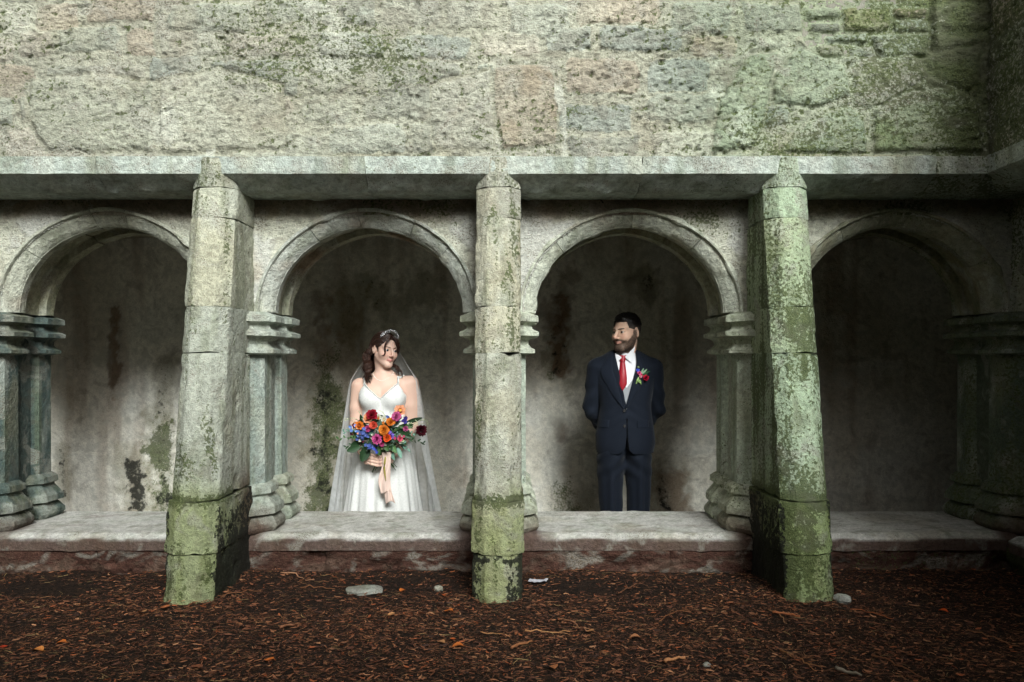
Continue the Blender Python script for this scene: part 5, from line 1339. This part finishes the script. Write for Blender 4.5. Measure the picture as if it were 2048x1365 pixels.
    for k_, (x0, x1, ylo, dy, seed) in enumerate(((757, 779, 985, .0, 1), (764, 783, 1006, .008, 2))):
        nv, nu = 40, 12; s_, v_ = np.meshgrid(np.linspace(0, 1, nu), np.linspace(0, 1, nv))
        py = 905 + (ylo - 905) * v_; cx = (x0 + x1) / 2 + 4 * np.sin(v_ * 5 + seed) + 5 * v_; hw = (x1 - x0) / 2 * (.65 + .35 * v_) * (1 + .12 * np.sin(v_ * 9 + seed * 2))
        Y = .712 + dy + .006 * np.sin(s_ * 9 + v_ * 6 + seed) * (.3 + v_) ; X_, Z_ = wp(cx + (s_ * 2 - 1) * hw, py + 3 * np.sin(s_ * 5 + seed) * v_, 4 + Y)
        sheet('ribbon', np.stack([X_, Y, Z_], -1), M_SATIN, t, .0008, lin(222,196,184))
bouquet()

# ================================================================== groom
def groom():
    GX, GY = .7055, .95
    t = thing('person', 'bearded groom in navy suit with crimson tie, hands behind his back', 'person', (GX, GY, FLOOR))
    C = np.array([.706, .925, 1.226]); HS = .95; R = rot(math.radians(-47), math.radians(2), math.radians(-1)) * HS; I2 = 1 / HS ** 2
    def W(l): return C + R @ np.array(l)
    body = Grid((.42, .74, .42), (1.0, 1.24, 1.37), .0034)
    def hd(x, y, z):
        x, y, z = np.broadcast_arrays(x - C[0], y - C[1], z - C[2]); L = [(R[0, i] * x + R[1, i] * y + R[2, i] * z) * I2 for i in range(3)]
        return head_sdf(*L, False) * HS
    body.add(hd, C - .15, C + .15, .01)
    nk = np.array([GX + .004, .955, 1.06]); body.capsule(C + R @ np.array([0, .022, -.06]), nk, .053, .052, .02)
    body.ellipsoid((GX, .965, .90), (.15, .085, .17), .05)
    arms = []
    for s in (-1, 1):
        sh, elb, wr = np.array([GX + s * .178, .97, 1.012]), np.array([GX + s * .207, 1.015, .752]), np.array([GX + s * .075, 1.125, .545])
        arms.append((sh, elb, wr)); body.capsule(sh + [-s * .01, 0, -.03], elb, .038, .034, .02); body.capsule(elb, wr, .034, .024, .01)
        body.capsule(nk + [0, 0, -.03], sh + [-s * .02, 0, -.03], .045, .030, .03)
        for i in range(4):
            a = wr + [-s * .03, .02, -.01 - .016 * i]; b = a + [-s * .045, .018, -.012]; c = b + [-s * .02, -.004, -.018]
            body.capsule(wr, a, .018, .011, .008); body.capsule(a, b, .0095, .009, .004); body.capsule(b, c, .009, .008, .003)
        body.capsule(wr + [-s * .01, .0, .0], wr + [-s * .05, .03, .022], .012, .009, .005)
    V, Q = body.mesh(); L = (V - C) @ R * I2
    sk = skin_cols(L, lin(222,184,160), lin(186,122,110), False); lx, ly, lz = L[:, 0], L[:, 1], L[:, 2]; ax = np.abs(lx)
    top = np.where(ly < -.062, -.040 - .10 * ax, np.where(ly < -.012, -.048 + (ly + .062) * .8, .02))
    bm = sstep(.008, -.012, lz - top + .004 * fbm(lx * 120, ly * 120, lz * 120, 2, 3)) * sstep(.016, .002, ly) * sstep(-.14, -.122, lz)
    bm = bm * (1 - sstep(.0095, .0060, np.abs(lz + .0618 - .3 * np.maximum(ax - .004, 0))) * sstep(.026, .021, ax) * (ly < -.07)) * (np.linalg.norm(L, axis=1) < .17)
    sk = col_lerp(sk, lin(64,50,42), bm * .80)
    fd = sstep(-.005, .02, lz - np.where(ly < -.03, .075, .045 - .9 * (ly + .03))) * (ly > -.06) * (lz > -.06) * (ax < .0745)
    sk = col_lerp(sk, lin(70,60,54), fd * .8)
    part('body', V, [Q], M_SKIN, t, sk)
    eyes(t, C, R, lin(58,44,34), (-.10, -.99, -.01)); eyebrow(t, C, R, lin(30,23,20), .0036, .004)
    # hair and beard: shells over the head
    g = Grid(C - .145, C + .145, .0032); X, Y, Z = np.meshgrid(*g.ax, indexing='ij'); Lg = np.stack([X - C[0], Y - C[1], Z - C[2]], -1) @ R * I2; lx, ly, lz = Lg[..., 0], Lg[..., 1], Lg[..., 2]; ax = np.abs(lx)
    hd0 = head_sdf(lx, ly, lz, False)
    skull = ell(lx, ly, lz, (0, .018, .032), (.0750, .095, .084))
    thick = .004 + .009 * sstep(.055, .115, lz) * (1 + 1.4 * sstep(-.03, -.08, ly))
    line = np.where(ly < -.03, .070 - .10 * np.maximum(ax - .045, 0), np.where(ly < .02, .070 - (ly + .03) * 1.3, np.maximum(.005 - (ly - .02) * 2.2, -.065)))
    line = np.where((ax > .05) & (ly > -.045) & (ly < .0), np.minimum(line, .030 - .3 * (ly + .045)), line)
    hairf = skull - np.minimum(thick, .003 + .45 * np.maximum(lz - line, 0)) + .0025 * fbm(lx * 90, ly * 60, lz * 60, 2, 5)
    hairf = smax(hairf, line - lz, .006)
    hairf = np.maximum(hairf, -(np.hypot((ly - .014) / .022, (lz - .0) / .034) - 1) * .02 * (ax > .05) - .5 * (ax <= .05))
    g.f = hairf.astype(F32); Vh, Qh = g.mesh(); Lh = (Vh - C) @ R * I2
    fade = sstep(.075, .02, Lh[:, 2]) * sstep(-.07, -.02, Lh[:, 1]); part('hair', Vh, [Qh], M_HAIR, t, col_lerp(np.tile(lin(27,23,21), (len(Vh), 1)), lin(92,82,76), fade * .55))
    bsel = (bm > .45); Vb = V[bsel]
    # short strands so that the outlines are hair, not shells
    r = np.random.default_rng(77)
    for nm, Vx, col, n, ln, up in (('hair_strands', Vh[Lh[:, 2] > .045], lin(24,20,18), 2600, .012, .25), ('beard', Vb, lin(58,45,37), 3600, .0042, -.75)):
        P0 = Vx[r.integers(0, len(Vx), n)]; dr = P0 - (C + R @ np.array([0, .01, .02])); dr /= np.linalg.norm(dr, axis=1, keepdims=True)
        fl = R @ np.array([0, -.7 if nm[0] == 'h' else -.3, up]); d_ = dr * (.55 if nm[0] == 'h' else .22) + fl * .7 + r.normal(0, .22, (n, 3)); d_ /= np.linalg.norm(d_, axis=1, keepdims=True)
        S = np.stack([P0 - dr * .002, P0 + d_ * ln * .5, P0 + d_ * ln * 1.0 + dr * -.001], 1); hair_part(nm, [(S, np.array([.0010, .0009, .0002]))], t, col, 78)
    # jacket
    j = Grid((.41, .76, .46), (1.0, 1.26, 1.16), .0034)
    def jk(x, y, z):
        d = ell(x, y, z, (GX, .965, .925), (.182, .118, .185))
        d = sm(d, cap(x, y * 1.0, z, (GX - .155, .975, 1.012), (GX + .155, .975, 1.012), .066, .066), .05)
        d = sm(d, cap(x, y, z, (GX - .05, .972, 1.050), (GX + .05, .972, 1.050), .066, .066), .06)
        d = sm(d, ell(x, y, z, (GX, .962, .74), (.160, .112, .21)), .06)
        d = sm(d, ell(x, y, z, (GX, .962, .56), (.186, .126, .24)), .05)
        return d
    j.add(jk, (.45, .78, .44), (.96, 1.16, 1.16), .02)
    x, y, z = j.ax[0][:, None, None], j.ax[1][None, :, None], j.ax[2][None, None, :]; dx = x - GX
    fyj_raw = j.front_y()
    # hem with cut-away fronts, closed centre line, V opening
    hem = .482 + .055 * np.clip(1 - np.abs(dx + .008) / .055, 0, 1) ** 2 * (y < .93)
    j.f = np.maximum(j.f, hem - z)
    gap = np.maximum(np.abs(dx + .006) - .0030 - .10 * np.clip(.60 - z, 0, 1), np.maximum(z - .70, y - .90)); j.f = np.maximum(j.f, -gap)
    vee = np.maximum(np.abs(dx + .006 - (z - .765) * .02) - (z - .768) * .222, y - .925); j.f = smax(j.f, -vee, .003)
    collar_hole = np.sqrt((dx - .002) ** 2 + (y - .958) ** 2) - .070; j.f = np.maximum(j.f, -np.maximum(collar_hole, 1.055 - z))
    j.f = np.maximum(j.f, z - 1.125)
    for s, (sh, elb, wr) in zip((-1, 1), arms):
        j.capsule(sh + [-s * .002, 0, -.004], elb, .062, .050, .007); j.capsule(elb, elb * .25 + wr * .75, .050, .040, .008)
    X3, Y3, Z3 = np.broadcast_arrays(x, y, z)
    wr_n = .0060 * np.sin((Z3 * 55 + np.abs(X3 - GX) * 26) + 2.5 * np.sin(X3 * 22)) * sstep(.16, .22, np.abs(X3 - GX)) * sstep(.98, .85, Z3)
    pull = .0022 * np.sin((Z3 - .743) * 90 + np.abs(X3 - GX) * 60) * np.exp(-((Z3 - .74) / .09) ** 2) * np.exp(-((X3 - GX) / .11) ** 2)
    soft = .003 * fbm(X3[::1] * 14, Y3 * 14, Z3 * 9, 2, 33)
    j.f = (j.f + wr_n + pull + soft).astype(F32)
    Vj, Qj = j.mesh(); NAVY = lin(19,26,38); part('jacket', Vj, [Qj], M_SUIT, t, np.tile(NAVY * .8, (len(Vj), 1)))
    fy = j.front_y()
    # shirt and waistcoat show in the opening
    s_ = Grid((.55, .78, .70), (.86, 1.12, 1.16), .0034); s_.add(jk, (.5, .7, .6), (.9, 1.2, 1.2), .02); s_.f = (s_.f + .012).astype(F32)
    s_.f = sm(s_.f, np.broadcast_to(np.maximum(np.sqrt((s_.ax[0][:, None, None] - GX - .003) ** 2 + (s_.ax[1][None, :, None] - .956) ** 2) - .060, s_.ax[2][None, None, :] - 1.115), s_.f.shape).astype(F32), .02)
    fs = s_.front_y(); Vs, Qs = s_.mesh()
    ln_ = .884 + 1.40 * np.abs(Vs[:, 0] - GX + .006); fm = (Vs[:, 1] < .97)
    up = (Vs[:, 2] > ln_ - .02)[Qs].any(1) & fm[Qs].all(1); a, b = compact(Vs, [Qs[up]]); part('shirt', a, b, M_SHIRT, t)
    dn = ((Vs[:, 2] < ln_) & (Vs[:, 0] > .58) & (Vs[:, 0] < .83))[Qs].any(1) & fm[Qs].all(1); a, b = compact(Vs, [Qs[dn]]); a = a + np.array([0, -.0055, 0]); vest = part('waistcoat', a, b, M_VEST, t)
    for zb in (.808, .777):
        c = np.array([GX - .012, float(fs(GX - .012, zb)) - .0075, zb]); th = np.arange(12) / 12 * 6.283
        ring = lambda rr, yy: np.stack([c[0] + rr * np.cos(th), np.full(12, c[1] + yy), c[2] + rr * np.sin(th)], 1)
        Vv, Ff = loft_closed(np.stack([ring(.0052, .003), ring(.0052, -.001), ring(.004, -.002)])); part('button', Vv, Ff, M_VEST, vest)
    # collar
    th = np.linspace(0, 2 * np.pi, 48, endpoint=False); rows = []
    for zz_, rr in ((1.050, .070), (1.075, .069), (1.102, .066), (1.112, .0635), (1.110, .0615), (1.085, .060)):
        drop = .022 * np.clip(-np.sin(th), 0, 1) ** 2          # lower at the throat
        rows.append(np.stack([GX + .003 + rr * np.cos(th), .957 + rr * np.sin(th), zz_ + .014 * np.clip(np.sin(th), 0, 1) - drop * (1 if zz_ > 1.09 else .3)], 1))
    Vc, Fc = loft_closed(np.stack(rows)); cl = part('collar', Vc, [Fc[0]], M_SHIRT, t)
    for s, tri in ((-1, ((1231, 706), (1244, 715), (1233, 727))), (1, ((1272, 692), (1249, 715), (1263, 727)))):
        P = np.array([(wp(a, b, 4.88)[0], 0, wp(a, b, 4.88)[1]) for a, b in tri]); G_ = []
        for u in np.linspace(0, 1, 8): G_.append([P[0] * (1 - u) * 1 + P[1] * u + (P[2] - (P[0] * (1 - u) + P[1] * u)) * v * (1 if True else 0) for v in np.linspace(0, .97, 8)])
        Y0 = np.array([.905, .876, float(fs(P[2][0], P[2][2])) - .010]); W_ = []
        for u in np.linspace(0, 1, 8): W_.append([(Y0[0] * (1 - u) + Y0[1] * u) * (1 - v) + Y0[2] * v for v in np.linspace(0, .97, 8)])
        G_ = np.array(G_); G_[..., 1] = np.array(W_)
        sheet('collar_wing', G_, M_SHIRT, cl, .003)
    # tie
    def strip(name, rows_, mat, off, th_, n=9, fyq=fs, parent=t, col=None):
        ys_ = np.linspace(rows_[0][1], rows_[-1][1], 26); ri = np.array(rows_, float); G_ = []
        for yv in ys_:
            c0 = np.interp(yv, ri[:, 1], ri[:, 0]); w = np.interp(yv, ri[:, 1], ri[:, 2]); u = np.linspace(-1, 1, n)
            X_, Z_ = wp(c0 + u * w, yv, 4.86); G_.append(np.stack([X_, fyq(X_, np.full(n, Z_)) - off * (1 - .55 * u ** 2), np.full(n, Z_)], -1))
        return sheet(name, np.array(G_), mat, parent, th_, col)
    tie = strip('tie', [(1246, 722, 4.5), (1246, 735, 6), (1245, 755, 8.6), (1244.5, 768, 9.2), (1244.5, 774, 6.5), (1244.5, 782, .4)], M_TIE, .014, .006)
    strip('tie_knot', [(1246, 711, 8.2), (1246, 714, 8.0), (1246, 724, 5.0)], M_TIE, .022, .010, parent=tie)
    # lapels
    for s, rows_ in ((-1, [(1226, 703, 4), (1219, 722, 7), (1213.5, 742, 12.5), (1216, 752, 13), (1230, 785, 9), (1245, 817, 1)]), (1, [(1277, 700, 4), (1281, 722, 6.5), (1283, 742, 12), (1280, 752, 12.5), (1267, 785, 8.5), (1251, 818, 1)])):
        strip('lapel', rows_, M_SUIT, .0075, .006, 10, fyj_raw, col=NAVY * .9)
    for s, cx in ((-1, 1205), (1, 1286)):
        strip('pocket_flap', [(cx + 1, 841, 13.5), (cx, 846, 13.5), (cx - s * 0, 854, 13.2), (cx, 856, 12.5)], M_SUIT, .006, .004, 9, fy, col=NAVY * .88)
    strip('breast_pocket', [(1284, 768, 9), (1284, 773, 9)], M_SUIT, .004, .003, 7, fy, col=NAVY * .88)
    for yb in (822, 852.5):
        X_, Z_ = wp(1248.5, yb, 4.85); c = np.array([X_, float(fyj_raw(X_, Z_)) - .005, Z_]); th = np.arange(14) / 14 * 6.283
        ring = lambda rr, yy: np.stack([c[0] + rr * np.cos(th), np.full(14, c[1] + yy), c[2] + rr * np.sin(th)], 1)
        Vv, Ff = loft_closed(np.stack([ring(.0085, .006), ring(.009, -.001), ring(.007, -.003), ring(.005, -.002)])); part('button', Vv, Ff, M_LEATHER, t)
    # trousers and shoes
    p = Grid((.45, .76, FLOOR + .02), (.96, 1.16, .60), .005)
    for s in (-1, 1):
        hx = GX - .004 + s * .088
        p.ellipsoid((hx - s * .008, .975, .46), (.083, .112, .16), .03)
        p.capsule((hx, .968, .42), (hx - s * .002, .955, .06), .083, .068, .02); p.capsule((hx - s * .002, .955, .06), (hx + s * .006, .975, -.40), .072, .062, .02)
        p.capsule((hx, .885, .40), (hx + s * .004, .890, -.38), .012, .012, .03)           # pressed crease
    x, y, z = p.ax[0][:, None, None], p.ax[1][None, :, None], p.ax[2][None, None, :]
    p.f = (p.f + .008 * np.sin(z * 60 + np.abs(x - GX) * 50) * sstep(.2, .35, np.abs(z - .06)) * .6 + .006 * fbm(x * 10 + 0 * y + 0 * z, y * 10 + 0 * x + 0 * z, z * 8 + 0 * x + 0 * y, 2, 44)).astype(F32)
    Vp, Qp = p.mesh(); part('trousers', Vp, [Qp], M_SUIT, t, np.tile(NAVY * .76, (len(Vp), 1)))
    for s in (-1, 1):
        q = Grid((GX + s * .09 - .08, .66, FLOOR), (GX + s * .09 + .08, 1.08, FLOOR + .14), .006); hx = GX + s * .092
        q.capsule((hx, 1.02, FLOOR + .045), (hx + s * .01, .80, FLOOR + .035), .042, .044, .02); q.capsule((hx + s * .01, .80, FLOOR + .035), (hx + s * .012, .74, FLOOR + .03), .044, .030, .02); q.capsule((hx, 1.01, FLOOR + .05), (hx, 1.0, FLOOR + .12), .042, .042, .02)
        q.f = np.maximum(q.f, FLOOR + .001 - q.ax[2][None, None, :] + .0 * q.f).astype(F32); q.f[:, :, 0] = .1
        Vq, Qq = q.mesh(); part('shoe', Vq, [Qq], M_LEATHER, t)
    # buttonhole flowers
    def bq(px, py, off=.012): X_, Z_ = wp(px, py, 4.83); return np.array([X_, float(fyj_raw(X_, Z_)) - off, Z_])
    bo = link('boutonniere', None, parent=t, loc=tuple(bq(1281, 752) - np.array([GX, GY, FLOOR])))
    for i, (px, py, rad, cc, ly, pt) in enumerate(((1276, 741, .011, lin(80,100,210), 2, 6), (1279, 747, .013, lin(230,110,160), 3, 8), (1282, 754, .010, lin(222,150,160), 2, 6), (1293, 757, .019, lin(178,14,50), 3, 6), (1278, 735, .007, lin(150,170,120), 2, 5), (1280, 764, .009, lin(160,190,120), 2, 5), (1276, 763, .008, lin(150,180,110), 2, 5), (1284, 750, .008, lin(210,60,90), 2, 6))):
        bloom('flower', bq(px, py, .016), (.1, -1, .3), rad, ly, (cc, cc * .8), bo, 1500 + i, pt, .5)
    for i, (a, b, c, d, w, cc) in enumerate(((1284, 750, 1297, 738, .006, lin(120,150,120)), (1285, 750, 1304, 742, .006, lin(40,80,50)), (1282, 748, 1290, 737, .006, lin(130,160,130)), (1278, 755, 1273, 768, .006, lin(150,180,110)), (1280, 758, 1283, 770, .006, lin(120,150,90)), (1284, 752, 1300, 748, .005, lin(50,90,60)))):
        leaf_at('leaf', bq(a, b, .010), bq(c, d, .014), w, cc, bo, 1550 + i)
groom()
